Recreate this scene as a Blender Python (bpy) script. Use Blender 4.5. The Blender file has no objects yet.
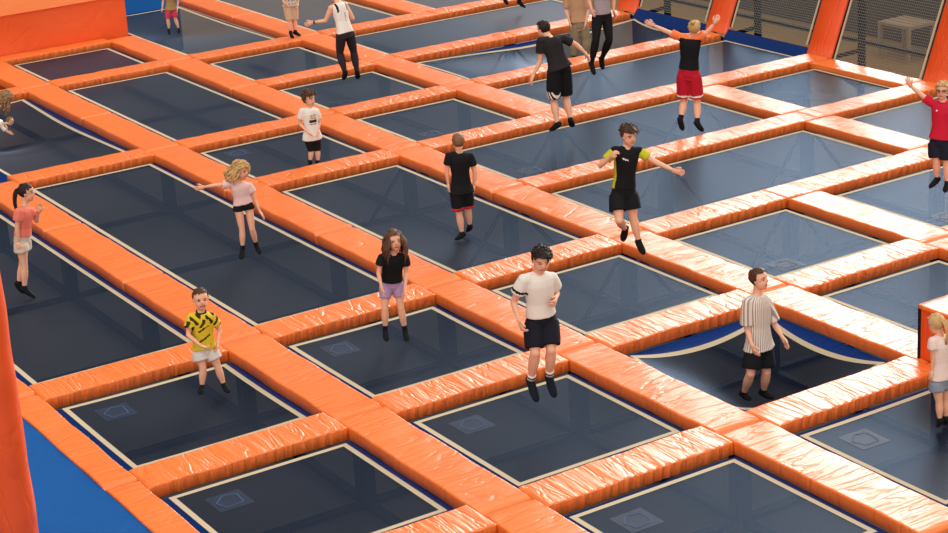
import bpy, bmesh, math, random
import numpy as np
from mathutils import Vector, Matrix

random.seed(7)
rng = np.random.RandomState(11)
SC = bpy.context.scene
COL = SC.collection
SC.view_settings.view_transform = 'Standard'
SC.view_settings.look = 'None'

# ---------------------------------------------------------------- helpers
def tag(o, label=None, cat=None, group=None, kind=None):
    if label: o['label'] = label
    if cat: o['category'] = cat
    if group: o['group'] = group
    if kind: o['kind'] = kind
    return o

def link(name, me, mat=None, parent=None, loc=(0, 0, 0), rotz=0.0):
    o = bpy.data.objects.new(name, me)
    COL.objects.link(o)
    o.location = loc
    o.rotation_euler = (0, 0, rotz)
    if mat is not None and me is not None:
        for m in (mat if isinstance(mat, (list, tuple)) else [mat]):
            me.materials.append(m)
    if parent is not None: o.parent = parent
    return o

def empty(name, loc=(0, 0, 0), rotz=0.0):
    return link(name, None, None, None, loc, rotz)

class MB:
    """collects vertices and faces for ONE mesh object"""
    def __init__(s): s.v = []; s.f = []; s.m = []
    def add(s, vs, fs, mi=0):
        b = len(s.v)
        s.v += [tuple(float(c) for c in v) for v in vs]
        s.f += [tuple(i + b for i in f) for f in fs]
        s.m += [mi] * len(fs)
    def box(s, x0, x1, y0, y1, z0, z1, mi=0):
        vs = [(x, y, z) for z in (z0, z1) for y in (y0, y1) for x in (x0, x1)]
        s.add(vs, [(0, 2, 3, 1), (4, 5, 7, 6), (0, 1, 5, 4), (2, 6, 7, 3), (0, 4, 6, 2), (1, 3, 7, 5)], mi)
    def tube(s, pts, rad, n=10, side=None, mi=0):
        """closed tube; rad entries are r or (r_side, r_other)"""
        pts = [np.array(p, float) for p in pts]
        k = len(pts); vs = []
        prev = None
        for i, p in enumerate(pts):
            d = pts[min(i + 1, k - 1)] - pts[max(i - 1, 0)]
            d = d / (np.linalg.norm(d) + 1e-9)
            ref = prev if prev is not None else (np.array(side, float) if side is not None else (np.array([0, 0, 1.]) if abs(d[2]) < .9 else np.array([1., 0, 0])))
            if side is not None: ref = np.array(side, float)
            a = ref - d * (ref @ d); a /= (np.linalg.norm(a) + 1e-9)
            prev = a
            b = np.cross(d, a)
            r = rad[i]
            ra, rb = r if isinstance(r, (tuple, list)) else (r, r)
            for j in range(n):
                t = 2 * math.pi * j / n
                vs.append(p + a * ra * math.cos(t) + b * rb * math.sin(t))
        fs = [(i * n + j, i * n + (j + 1) % n, (i + 1) * n + (j + 1) % n, (i + 1) * n + j) for i in range(k - 1) for j in range(n)]
        fs.append(tuple(range(n - 1, -1, -1))); fs.append(tuple((k - 1) * n + j for j in range(n)))
        s.add(vs, fs, mi)
    def ball(s, c, r, n=12, m=8, axes=None, mi=0):
        r = (r, r, r) if not isinstance(r, (tuple, list)) else r
        A = np.eye(3) if axes is None else np.array(axes, float)
        c = np.array(c, float); vs = []
        vs.append(c + A[2] * r[2])
        for i in range(1, m):
            ph = math.pi * i / m
            for j in range(n):
                t = 2 * math.pi * j / n
                vs.append(c + A[0] * r[0] * math.sin(ph) * math.cos(t) + A[1] * r[1] * math.sin(ph) * math.sin(t) + A[2] * r[2] * math.cos(ph))
        vs.append(c - A[2] * r[2])
        fs = [(0, 1 + j, 1 + (j + 1) % n) for j in range(n)]
        for i in range(m - 2):
            fs += [(1 + i * n + j, 1 + (i + 1) * n + j, 1 + (i + 1) * n + (j + 1) % n, 1 + i * n + (j + 1) % n) for j in range(n)]
        L = len(vs) - 1; b = 1 + (m - 2) * n
        fs += [(L, b + (j + 1) % n, b + j) for j in range(n)]
        s.add(vs, fs, mi)
    def mesh(s, name='mesh', smooth=True):
        me = bpy.data.meshes.new(name)
        me.from_pydata(s.v, [], s.f)
        me.update()
        me.polygons.foreach_set('material_index', s.m)
        if smooth: me.polygons.foreach_set('use_smooth', [True] * len(s.f))
        return me
    def build(s, name, mat, parent=None, loc=(0, 0, 0), rotz=0.0, smooth=True):
        return link(name, s.mesh(name, smooth), mat, parent, loc, rotz)

def remesh(mb, vox, smooth=2):
    """one continuous surface from overlapping closed shapes"""
    me = mb.mesh('tmp')
    o = bpy.data.objects.new('tmp', me); COL.objects.link(o)
    m = o.modifiers.new('r', 'REMESH'); m.mode = 'VOXEL'; m.voxel_size = vox
    if smooth:
        s = o.modifiers.new('s', 'SMOOTH'); s.factor = .5; s.iterations = smooth
    dg = bpy.context.evaluated_depsgraph_get()
    out = bpy.data.meshes.new_from_object(o.evaluated_get(dg))
    bpy.data.objects.remove(o); bpy.data.meshes.remove(me)
    n = len(out.vertices); co = np.empty(n * 3, np.float32); out.vertices.foreach_get('co', co)
    V = [tuple(c) for c in co.reshape(-1, 3).tolist()]
    F = [tuple(p.vertices) for p in out.polygons]
    bpy.data.meshes.remove(out)
    r = MB(); r.add(V, F); return r

# ---------------------------------------------------------------- materials
def lin(c):
    return tuple(((x / 255.) / 12.92 if x / 255. <= .04045 else ((x / 255. + .055) / 1.055) ** 2.4) for x in c)

def nodes(name):
    m = bpy.data.materials.new(name); m.use_nodes = True
    nt = m.node_tree; return m, nt, nt.nodes['Principled BSDF']

_mats = {}
def fabric(name, rgb, rough=.85, noise=.12, scale=60):
    if name in _mats: return _mats[name]
    m, nt, b = nodes(name)
    tc = nt.nodes.new('ShaderNodeTexCoord'); nz = nt.nodes.new('ShaderNodeTexNoise')
    nz.inputs['Scale'].default_value = scale; nz.inputs['Detail'].default_value = 3
    nt.links.new(tc.outputs['Object'], nz.inputs['Vector'])
    mx = nt.nodes.new('ShaderNodeMix'); mx.data_type = 'RGBA'
    c = lin(rgb)
    mx.inputs[6].default_value = (*[x * (1 - noise) for x in c], 1)
    mx.inputs[7].default_value = (*[min(1, x * (1 + noise)) for x in c], 1)
    nt.links.new(nz.outputs['Fac'], mx.inputs[0]); nt.links.new(mx.outputs[2], b.inputs['Base Color'])
    b.inputs['Roughness'].default_value = rough
    b.inputs['Specular IOR Level'].default_value = .25
    _mats[name] = m; return m

def vinyl(name, rgb, gathers, rough=.32, bump=.5, stretch=(14, 2.2, 2.2), spec=.5, coat=.35):
    """coated tarpaulin with creases that run across the pad"""
    m, nt, b = nodes(name)
    N = nt.nodes.new; Lk = nt.links.new
    tc = N('ShaderNodeTexCoord'); oi = N('ShaderNodeObjectInfo')
    sc = N('ShaderNodeVectorMath'); sc.operation = 'SCALE'
    cmb = N('ShaderNodeCombineXYZ')
    for i in range(3): Lk(oi.outputs['Random'], cmb.inputs[i])
    Lk(cmb.outputs[0], sc.inputs[0]); sc.inputs['Scale'].default_value = 37.0
    ad = N('ShaderNodeVectorMath'); ad.operation = 'ADD'
    Lk(tc.outputs['Object'], ad.inputs[0]); Lk(sc.outputs[0], ad.inputs[1])
    def noise(scale3, rotz, detail, dist):
        mp = N('ShaderNodeMapping'); mp.inputs['Scale'].default_value = scale3; mp.inputs['Rotation'].default_value = (0, 0, rotz)
        Lk(ad.outputs[0], mp.inputs['Vector'])
        nz = N('ShaderNodeTexNoise'); nz.inputs['Scale'].default_value = 1.0
        nz.inputs['Detail'].default_value = detail; nz.inputs['Distortion'].default_value = dist
        Lk(mp.outputs[0], nz.inputs['Vector']); return nz
    n1 = noise(stretch, .25, 4, .35)
    n2 = noise((1.3, 1.1, 1.1), 0, 3, .3)
    n3 = noise((4.5, 1.0, 1), -.45, 3, .7)
    # sharp creases: ridged noise
    rd = N('ShaderNodeMath'); rd.operation = 'SUBTRACT'; Lk(n3.outputs['Fac'], rd.inputs[0]); rd.inputs[1].default_value = .5
    ab = N('ShaderNodeMath'); ab.operation = 'ABSOLUTE'; Lk(rd.outputs[0], ab.inputs[0])
    rm = N('ShaderNodeMapRange'); rm.inputs['From Max'].default_value = .05; Lk(ab.outputs[0], rm.inputs['Value'])
    h = N('ShaderNodeMath'); h.operation = 'MULTIPLY_ADD'; Lk(n1.outputs['Fac'], h.inputs[0]); h.inputs[1].default_value = 1.1; Lk(n2.outputs['Fac'], h.inputs[2])
    h2 = N('ShaderNodeMath'); h2.operation = 'MULTIPLY_ADD'; Lk(rm.outputs[0], h2.inputs[0]); h2.inputs[1].default_value = .5; Lk(h.outputs[0], h2.inputs[2])
    last = h2
    if gathers:
        wv = noise((16, .5, 1.5), 0, 1, .6)
        sp = N('ShaderNodeSeparateXYZ'); Lk(tc.outputs['Normal'], sp.inputs[0])
        az = N('ShaderNodeMath'); az.operation = 'ABSOLUTE'; Lk(sp.outputs['Z'], az.inputs[0])
        iv = N('ShaderNodeMapRange'); iv.inputs['From Min'].default_value = .9; iv.inputs['From Max'].default_value = .1
        Lk(az.outputs[0], iv.inputs['Value'])
        mu = N('ShaderNodeMath'); mu.operation = 'MULTIPLY'; Lk(wv.outputs['Fac'], mu.inputs[0]); Lk(iv.outputs[0], mu.inputs[1])
        h3 = N('ShaderNodeMath'); h3.operation = 'MULTIPLY_ADD'; Lk(mu.outputs[0], h3.inputs[0]); h3.inputs[1].default_value = 4.0; Lk(h2.outputs[0], h3.inputs[2])
        last = h3
    bp = N('ShaderNodeBump'); bp.inputs['Strength'].default_value = bump; bp.inputs['Distance'].default_value = .02
    Lk(last.outputs[0], bp.inputs['Height']); Lk(bp.outputs[0], b.inputs['Normal']); Lk(bp.outputs[0], b.inputs['Coat Normal'])
    c = lin(rgb)
    mx = N('ShaderNodeMix'); mx.data_type = 'RGBA'
    mx.inputs[6].default_value = (*[x * .93 for x in c], 1); mx.inputs[7].default_value = (*[min(1, x * 1.07) for x in c], 1)
    Lk(n2.outputs['Fac'], mx.inputs[0]); Lk(mx.outputs[2], b.inputs['Base Color'])
    b.inputs['Roughness'].default_value = rough
    b.inputs['Specular IOR Level'].default_value = spec
    b.inputs['Coat Weight'].default_value = coat; b.inputs['Coat Roughness'].default_value = .16
    return m

ORANGE = (250, 122, 44)
M_strip = vinyl('orange_vinyl', ORANGE, False, rough=.46, bump=.45, stretch=(20, 1.8, 1.6), coat=.65)
M_cross = vinyl('orange_vinyl_gathered', ORANGE, True, rough=.46, bump=.6, stretch=(18, 2.0, 2), coat=.65)
M_block = vinyl('orange_tarpaulin', (236, 92, 30), False, rough=.5, bump=.35, stretch=(1.2, 1.2, 3), coat=.1)
M_wallpad = vinyl('orange_wall_vinyl', (228, 80, 20), False, rough=.5, bump=.5, stretch=(3, 1, 3), coat=.05)
M_bluemat = vinyl('blue_vinyl', (0, 80, 148), False, rough=.6, bump=.25, stretch=(1.5, 1.5, 1), spec=.15, coat=.0)
M_bluepad = vinyl('blue_base_vinyl', (4, 44, 104), False, rough=.6, bump=.3, stretch=(2, 2, 2), spec=.2, coat=.0)
M_skirt = vinyl('navy_spring_cover', (0, 46, 110), False, rough=.5, bump=.5, stretch=(9, 9, 3), spec=.12, coat=.0)
M_tape = fabric('cream_webbing', (190, 174, 144), .8, .08, 90)
M_steel = fabric('blue_steel', (14, 26, 48), .45, .1, 20)
M_dark = fabric('dark_steel', (16, 18, 30), .9, .1, 20)
M_tan = fabric('tan_board', (150, 130, 105), .7, .1, 8)

def mat_bed():
    m, nt, b = nodes('woven_trampoline_mesh')
    N = nt.nodes.new; Lk = nt.links.new
    tc = N('ShaderNodeTexCoord'); nz = N('ShaderNodeTexNoise'); nz.inputs['Scale'].default_value = 2.2; nz.inputs['Detail'].default_value = 6
    Lk(tc.outputs['Object'], nz.inputs['Vector'])
    mx = N('ShaderNodeMix'); mx.data_type = 'RGBA'
    mx.inputs[6].default_value = (*lin((10, 17, 32)), 1); mx.inputs[7].default_value = (*lin((17, 28, 48)), 1)
    Lk(nz.outputs['Fac'], mx.inputs[0]); Lk(mx.outputs[2], b.inputs['Base Color'])
    b.inputs['Roughness'].default_value = .8; b.inputs['Specular IOR Level'].default_value = .05
    gl = N('ShaderNodeBsdfGlossy'); gl.inputs['Color'].default_value = (.40, .55, .76, 1); gl.inputs['Roughness'].default_value = .40
    fr = N('ShaderNodeFresnel'); fr.inputs['IOR'].default_value = 1.25
    g2 = N('ShaderNodeMixShader'); Lk(fr.outputs[0], g2.inputs[0]); Lk(b.outputs[0], g2.inputs[1]); Lk(gl.outputs[0], g2.inputs[2])
    tr = N('ShaderNodeBsdfTransparent'); ms = N('ShaderNodeMixShader'); ms.inputs[0].default_value = .72
    out = nt.nodes['Material Output']
    Lk(tr.outputs[0], ms.inputs[1]); Lk(g2.outputs[0], ms.inputs[2]); Lk(ms.outputs[0], out.inputs['Surface'])
    return m
M_bed = mat_bed()

def mat_patch():
    m, nt, b = nodes('woven_patch')
    N = nt.nodes.new; Lk = nt.links.new
    tc = N('ShaderNodeTexCoord'); nz = N('ShaderNodeTexNoise'); nz.inputs['Scale'].default_value = 40
    Lk(tc.outputs['Object'], nz.inputs['Vector'])
    mx = N('ShaderNodeMix'); mx.data_type = 'RGBA'
    mx.inputs[6].default_value = (*lin((30, 52, 84)), 1); mx.inputs[7].default_value = (*lin((40, 64, 98)), 1)
    Lk(nz.outputs['Fac'], mx.inputs[0]); Lk(mx.outputs[2], b.inputs['Base Color']); b.inputs['Roughness'].default_value = .5
    tr = N('ShaderNodeBsdfTransparent'); ms = N('ShaderNodeMixShader'); ms.inputs[0].default_value = .38
    Lk(tr.outputs[0], ms.inputs[1]); Lk(b.outputs[0], ms.inputs[2]); Lk(ms.outputs[0], nt.nodes['Material Output'].inputs['Surface'])
    return m
M_patch = mat_patch()
M_patchline = fabric('patch_stitching', (58, 82, 112), .7, .05)

def mat_net():
    m, nt, b = nodes('wall_net_mesh')
    N = nt.nodes.new; Lk = nt.links.new
    tc = N('ShaderNodeTexCoord'); sp = N('ShaderNodeSeparateXYZ'); Lk(tc.outputs['UV'], sp.inputs[0])
    cs = []
    for i in (0, 1):
        f = N('ShaderNodeMath'); f.operation = 'FRACT'; mu = N('ShaderNodeMath'); mu.operation = 'MULTIPLY'
        Lk(sp.outputs[i], mu.inputs[0]); mu.inputs[1].default_value = 1 / .045; Lk(mu.outputs[0], f.inputs[0])
        l = N('ShaderNodeMath'); l.operation = 'LESS_THAN'; l.inputs[1].default_value = .22; Lk(f.outputs[0], l.inputs[0]); cs.append(l)
    mxm = N('ShaderNodeMath'); mxm.operation = 'MAXIMUM'; Lk(cs[0].outputs[0], mxm.inputs[0]); Lk(cs[1].outputs[0], mxm.inputs[1])
    b.inputs['Base Color'].default_value = (*lin((112, 112, 106)), 1); b.inputs['Roughness'].default_value = .7
    tr = N('ShaderNodeBsdfTransparent'); ms = N('ShaderNodeMixShader')
    Lk(mxm.outputs[0], ms.inputs[0]); Lk(tr.outputs[0], ms.inputs[1]); Lk(b.outputs[0], ms.inputs[2])
    Lk(ms.outputs[0], nt.nodes['Material Output'].inputs['Surface'])
    return m
M_net = mat_net()

def mat_floor(name, c1, c2, scale, rough=.7):
    m, nt, b = nodes(name)
    N = nt.nodes.new; Lk = nt.links.new
    tc = N('ShaderNodeTexCoord'); nz = N('ShaderNodeTexNoise'); nz.inputs['Scale'].default_value = scale; nz.inputs['Detail'].default_value = 5
    Lk(tc.outputs['Object'], nz.inputs['Vector'])
    mx = N('ShaderNodeMix'); mx.data_type = 'RGBA'
    mx.inputs[6].default_value = (*lin(c1), 1); mx.inputs[7].default_value = (*lin(c2), 1)
    Lk(nz.outputs['Fac'], mx.inputs[0]); Lk(mx.outputs[2], b.inputs['Base Color']); b.inputs['Roughness'].default_value = rough
    return m
M_floor = mat_floor('brown_boards', (118, 92, 56), (150, 118, 76), 1.2)
M_under = mat_floor('grey_concrete', (116, 110, 104), (136, 130, 122), 1.2)
M_wall = mat_floor('grey_plaster', (58, 55, 54), (78, 73, 68), .8)

# ---------------------------------------------------------------- camera and light
cam = bpy.data.cameras.new('camera'); cam.sensor_width = 36.0
F_PX = 1930.5117697
cam.lens = 36.0 * F_PX / 948.0
co = bpy.data.objects.new('camera', cam); COL.objects.link(co)
Fv = Vector((0.80572173, -0.49295224, -0.32834521)); Rv = Vector((-0.53833401, -0.84067136, -0.05889101)); Dv = Vector((-0.24699996, 0.22420916, -0.94272014))
mw = Matrix((( Rv[0], -Dv[0], -Fv[0], 0), (Rv[1], -Dv[1], -Fv[1], 0), (Rv[2], -Dv[2], -Fv[2], 8.0), (0, 0, 0, 1)))
co.matrix_world = mw
cam.clip_end = 300
SC.camera = co

def world():
    w = bpy.data.worlds.new('hall_light'); SC.world = w; w.use_nodes = True
    nt = w.node_tree; N = nt.nodes.new; Lk = nt.links.new
    bg = nt.nodes['Background']
    tc = N('ShaderNodeTexCoord'); nm = N('ShaderNodeVectorMath'); nm.operation = 'NORMALIZE'; Lk(tc.outputs['Generated'], nm.inputs[0])
    sp = N('ShaderNodeSeparateXYZ'); Lk(nm.outputs[0], sp.inputs[0])
    # azimuth of the direction
    at = N('ShaderNodeMath'); at.operation = 'ARCTAN2'; Lk(sp.outputs['Y'], at.inputs[0]); Lk(sp.outputs['X'], at.inputs[1])
    def sstep(src, a, b_):
        r = N('ShaderNodeMapRange'); r.interpolation_type = 'SMOOTHSTEP'
        r.inputs['From Min'].default_value = a; r.inputs['From Max'].default_value = b_; Lk(src, r.inputs['Value']); return r.outputs[0]
    def mul(a, b_):
        r = N('ShaderNodeMath'); r.operation = 'MULTIPLY'
        Lk(a, r.inputs[0])
        if isinstance(b_, float): r.inputs[1].default_value = b_
        else: Lk(b_, r.inputs[1])
        return r.outputs[0]
    def add(a, b_):
        r = N('ShaderNodeMath'); r.operation = 'ADD'; Lk(a, r.inputs[0])
        if isinstance(b_, float): r.inputs[1].default_value = b_
        else: Lk(b_, r.inputs[1])
        return r.outputs[0]
    d = math.radians
    az = mul(sstep(at.outputs[0], d(WIN['az1'] - WIN['soft']), d(WIN['az1'])), sstep(at.outputs[0], d(WIN['az0']), d(WIN['az0'] - WIN['soft'])))
    el = mul(sstep(sp.outputs['Z'], WIN['z0'], WIN['z0'] + .06), sstep(sp.outputs['Z'], WIN['z1'], WIN['z1'] - .1))
    win = mul(mul(az, el), WIN['str'])
    # added fill glow from behind the camera, brightens pad sides and faces
    dt = N('ShaderNodeVectorMath'); dt.operation = 'DOT_PRODUCT'; dt.inputs[1].default_value = (-.80, .56, .2); Lk(nm.outputs[0], dt.inputs[0])
    back = mul(mul(sstep(dt.outputs['Value'], -.1, .8), sstep(sp.outputs['Z'], -.1, .15)), WIN['back'])
    # dim hall, lighter ceiling
    base = add(add(mul(sstep(sp.outputs['Z'], .45, .95), WIN['ceil']), WIN['amb']), back)
    tot = N('ShaderNodeMix'); tot.data_type = 'RGBA'
    c1 = N('ShaderNodeVectorMath'); c1.operation = 'SCALE'; c1.inputs[0].default_value = WIN['ccol']; Lk(base, c1.inputs['Scale'])
    c2 = N('ShaderNodeVectorMath'); c2.operation = 'SCALE'; c2.inputs[0].default_value = WIN['wcol']; Lk(win, c2.inputs['Scale'])
    sm = N('ShaderNodeVectorMath'); sm.operation = 'ADD'; Lk(c1.outputs[0], sm.inputs[0]); Lk(c2.outputs[0], sm.inputs[1])
    nt.nodes.remove(tot)
    Lk(sm.outputs[0], bg.inputs['Color']); bg.inputs['Strength'].default_value = 1.0
WIN = dict(az0=-32, az1=-85, soft=12, z0=.02, z1=.60, str=9.5, ceil=.92, back=1.4, amb=.05, ccol=(1.0, .95, .9), wcol=(1.0, .97, .93))
world()

# ---------------------------------------------------------------- the grid of the court (metres; bed surface at z = 0)
TAPE_X = [35.53, 32.71, 29.86, 27.10, 24.30, 21.505, 18.733, 15.945, 13.171, 10.39]   # far edge of the beds that start at row k
BX = [t + .415 for t in TAPE_X]                                                      # centre lines of the cross beams
BX_M1 = 38.75
def bx(k): return BX_M1 if k < 0 else BX[k]
def tx(k): return BX_M1 - .415 if k < 0 else TAPE_X[k]
SY = dict(A=-5.865, B=-8.51, C=-11.27, D=-14.06, E=-16.83, F=-19.62)
YL = [-6.163, -8.906, -11.687, -14.488, -17.269, -20.063]      # near tape line of column c
YR = [-8.113, -10.855, -13.634, -16.394, -19.176, -21.929]     # far tape line of column c
Y_I = -22.29
Z_TOP, Z_BOT = .09, -.055

BEDS = {  # (column, row start, row end): (far y, deflection depth, deflection centre, short name, label)
 (0, 3, 6): (YR[0], 0, None, "the coral-top girl's bed", 'long dark trampoline at the left edge with the ponytail girl in coral standing on it'),
 (0, 6, 7): (YR[0], .04, (18.1, -7.57), "the yellow-shirt boy's bed", 'dark square trampoline with the boy in the yellow shirt on it'),
 (0, 7, 8): (YR[0], 0, None, 'the bottom-left empty bed', 'dark empty trampoline at the bottom left, below the yellow-shirt boy'),
 (1, 1, 3): (YR[1], .22, (30.6, -9.7), "the toddler's bed", 'sagging trampoline at the left edge with a toddler crawling on it'),
 (1, 3, 6): (YR[1], .03, (21.94, -9.9), "the curly-haired girl's bed", 'longest dark trampoline with the curly blonde girl in pale pink on it'),
 (1, 6, 7): (YR[1], .03, (18.06, -9.94), "the lilac-shorts girl's bed", 'square trampoline with the long-haired girl in black top and lilac shorts on it'),
 (1, 7, 8): (YR[1], 0, None, "the white-tee jumper's bed", 'square trampoline under the dark-haired boy jumping in a white shirt'),
 (1, 8, 9): (YR[1], 0, None, 'the bottom-centre empty bed', 'empty trampoline at bottom centre, cut by the edge, patch at its left corner'),
 (2, 0, 1): (YR[2], 0, None, 'the platform-side bed', 'small empty trampoline right in front of the big orange platform'),
 (2, 1, 3): (YR[2], 0, None, 'the upper-left long bed', 'long empty trampoline at upper left, second from the orange platform'),
 (2, 3, 4): (YR[2], 0, None, "the printed-tee boy's bed", 'square trampoline with the messy-haired boy in a printed white t-shirt on it'),
 (2, 4, 6): (YR[2], .03, (20.7, -12.51), "the back-turned boy's bed", 'long trampoline with the boy in black seen from behind on it'),
 (2, 6, 7): (YR[2], 0, None, 'the central empty bed', 'square empty trampoline right behind the boy jumping in a white shirt'),
 (2, 7, 8): (YR[2], .52, (14.95, -12.67), "the striped-shirt boy's bed", 'deeply sagging trampoline under the boy in the striped shirt'),
 (2, 8, 9): (YR[2], .03, (12.45, -12.87), "the ponytail child's bed", 'trampoline at the lower right edge with the small blonde ponytail girl on it'),
 (3, -1, 1): (YR[3], .09, (36.07, -15.28), "the pink-shorts child's bed", 'trampoline at the top left with the child in pink shorts on it'),
 (3, 1, 2): (YR[3], 0, None, 'the upper-middle empty bed', 'small empty trampoline just below the child in beige shorts'),
 (3, 2, 3): (YR[3], 0, None, "the tank-top woman's bed", 'trampoline under the woman jumping in a white tank top'),
 (3, 3, 4): (YR[3], 0, None, 'the upper-centre empty bed', 'small empty trampoline above the boy in black seen from behind, left of the jumping man'),
 (3, 4, 5): (YR[4], 0, None, "the jumping man's bed", 'wide trampoline under the man in a black t-shirt and the red-shorts jumper'),
 (3, 5, 6): (YR[4], 0, None, 'the wide empty bed', 'wide empty trampoline behind the boy with yellow-green sleeves'),
 (3, 6, 7): (YR[3], 0, None, 'the right-centre empty bed', 'square empty trampoline right of the green-sleeved boy, above the striped-shirt boy'),
 (3, 7, 8): (YR[3], 0, None, 'the right-edge empty bed', 'empty trampoline at the right edge just above the orange divider block'),
 (4, -1, 1): (YR[4], 0, None, "the woman's background bed", 'trampoline at the top edge behind the woman in the white tank top'),
 (4, 1, 2): (Y_I, 0, None, "the jumping feet's bed", 'wide pale blue trampoline below the pair of dark feet at the top edge'),
 (4, 2, 3): (Y_I, .42, (29.03, -20.39), "the tan-clad adult's bed", 'wide sagging trampoline under the adult in tan clothes'),
 (4, 3, 4): (Y_I, 0, None, "the skinny-trousers jumper's bed", 'wide trampoline behind the jumping man, under the jumper in black skinny trousers'),
 (4, 6, 7): (-22.0, 0, None, "the red-polo boy's bed", 'trampoline at the right edge under the boy jumping in a red polo'),
 (5, -1, 1): (Y_I, 0, None, 'the topmost bed', 'trampoline at the very top edge, left of the jumping feet'),
 (5, 4, 5): (YR[5], 0, None, 'the net-foot bed', 'small empty trampoline in front of the orange pad at the foot of the net'),
 (5, 5, 6): (Y_I, 0, None, 'the upper-right empty bed', 'empty trampoline left of the boy in the red polo, behind his raised arm'),
}

def make_bed(key):
    c, k0, k1 = key
    yr, depth, cen, short, label = BEDS[key]
    x1, x0 = tx(k0), bx(k1) + .415
    y1, y0 = YL[c], yr
    mx_, my_ = (x0 + x1) / 2, (y0 + y1) / 2
    hx, hy = (x1 - x0) / 2, (y1 - y0) / 2
    root = empty('trampoline', (mx_, my_, 0))
    tag(root, label, 'trampoline', 'trampolines of the court')
    def dz(x, y):
        if depth <= 0: return -.006 * (1 - (x / hx) ** 2) * (1 - (y / hy) ** 2)
        s, t = min(1, abs(x / hx)), min(1, abs(y / hy))
        cx, cy = cen[0] - mx_, cen[1] - my_
        r = math.hypot(x - cx, y - cy)
        ed = .42 * ((1 - s * s) + (1 - t * t)) / 2 * math.exp(-max(0, r - 1.2) / 1.6)
        core = (1 - s ** 4) * (1 - t ** 4)
        cone = math.exp(-(r / .62) ** 2) * .42 + math.exp(-r / .9) * .25
        return -depth * (ed * 1.05 + core * cone * 1.25)
    nx, ny = max(10, int(hx * 2 / .11)), max(10, int(hy * 2 / .11))
    if depth <= .1: nx, ny = max(6, nx // 3), max(6, ny // 3)
    mb = MB()
    vs = [(-hx + 2 * hx * i / nx, -hy + 2 * hy * j / ny) for i in range(nx + 1) for j in range(ny + 1)]
    pull = lambda x, y: (x * (1 - .10 * depth * (1 - min(1, abs(y / hy)) ** 2)), y * (1 - .10 * depth * (1 - min(1, abs(x / hx)) ** 2)))
    V = [(*pull(x, y), dz(x, y)) for x, y in vs]
    Fc = [(i * (ny + 1) + j, (i + 1) * (ny + 1) + j, (i + 1) * (ny + 1) + j + 1, i * (ny + 1) + j + 1) for i in range(nx) for j in range(ny)]
    mb.add(V, Fc); mb.build('jumping_mesh', M_bed, root)
    # cream webbing band along the four edges and the navy spring cover outside it
    tw, gap = .058, .15
    tp, sk = MB(), MB()
    def rim(n, side):
        out = []
        for i in range(n + 1):
            q = -1 + 2 * i / n
            if side == 0: out.append((q * hx, -hy, 0, -1))
            if side == 1: out.append((hx, q * hy, 1, 0))
            if side == 2: out.append((-q * hx, hy, 0, 1))
            if side == 3: out.append((-hx, -q * hy, -1, 0))
        return out
    for side in range(4):
        n = 24 if depth > .1 else 4
        pts = rim(n, side); tv, sv = [], []
        for x, y, ox, oy in pts:
            px, py = pull(x, y); z = dz(x, y)
            # mitred corners
            ix = x - math.copysign(tw, x) if abs(abs(x) - hx) < 1e-6 else x
            iy = y - math.copysign(tw, y) if abs(abs(y) - hy) < 1e-6 else y
            ipx, ipy = pull(ix, iy)
            tv += [(px, py, z + .004), (ipx, ipy, dz(ix, iy) + .004)]
            gx = x + (math.copysign(gap, x) if abs(abs(x) - hx) < 1e-6 else 0)
            gy = y + (math.copysign(.012 if (y < 0 and yr == Y_I) else gap, y) if abs(abs(y) - hy) < 1e-6 else 0)
            sv += [(px, py, z - .003), ((px + gx) / 2, (py + gy) / 2, z * .62 - .030), (gx, gy, -.066)]
        tp.add(tv, [(2 * i, 2 * i + 1, 2 * i + 3, 2 * i + 2) for i in range(n)])
        sk.add(sv, [(3 * i + a, 3 * i + a + 3, 3 * i + a + 4, 3 * i + a + 1) for i in range(n) for a in (0, 1)])
    tp.build('edge_tape', M_tape, root, smooth=False)
    sk.build('spring_cover', M_skirt, root)
    if (c, k0) in [(0, 6), (0, 7), (1, 6), (1, 7), (1, 8), (2, 7), (2, 8), (3, 4), (3, 6), (4, 6), (2, 3), (3, 2), (3, 3)]:
        # square woven patch near the near-left corner
        near = (c, k0) in [(3, 4), (3, 6), (4, 6), (3, 2), (3, 3)]
        px0 = hx - .62 if not near else -hx + .12
        py0 = hy - .62 if not near else hy - .62
        w_ = .36
        pv = [(px0 + w_ * i / 6, py0 + w_ * j / 6) for i in range(7) for j in range(7)]
        pm = MB(); pm.add([(x, y, dz(x, y) + .006) for x, y in pv], [(i * 7 + j, (i + 1) * 7 + j, (i + 1) * 7 + j + 1, i * 7 + j + 1) for i in range(6) for j in range(6)])
        # stitched outline: a house-shaped emblem drawn in thread
        po = [(.08, .08), (.28, .06), (.31, .2), (.2, .31), (.06, .26), (.08, .08)]
        for (a0, b0), (a1, b1) in zip(po, po[1:]):
            L = math.hypot(a1 - a0, b1 - b0); ux, uy = -(b1 - b0) / L * .006, (a1 - a0) / L * .006
            q = [(px0 + a0 + ux, py0 + b0 + uy), (px0 + a1 + ux, py0 + b1 + uy), (px0 + a1 - ux, py0 + b1 - uy), (px0 + a0 - ux, py0 + b0 - uy)]
            pm.add([(x, y, dz(x, y) + .009) for x, y in q], [(0, 1, 2, 3)], 1)
        p = pm.build('sewn_patch', [M_patch, M_patchline], root); p['label'] = 'pale blue square patch with a stitched outline'
    return root

for key in BEDS: make_bed(key)

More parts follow.
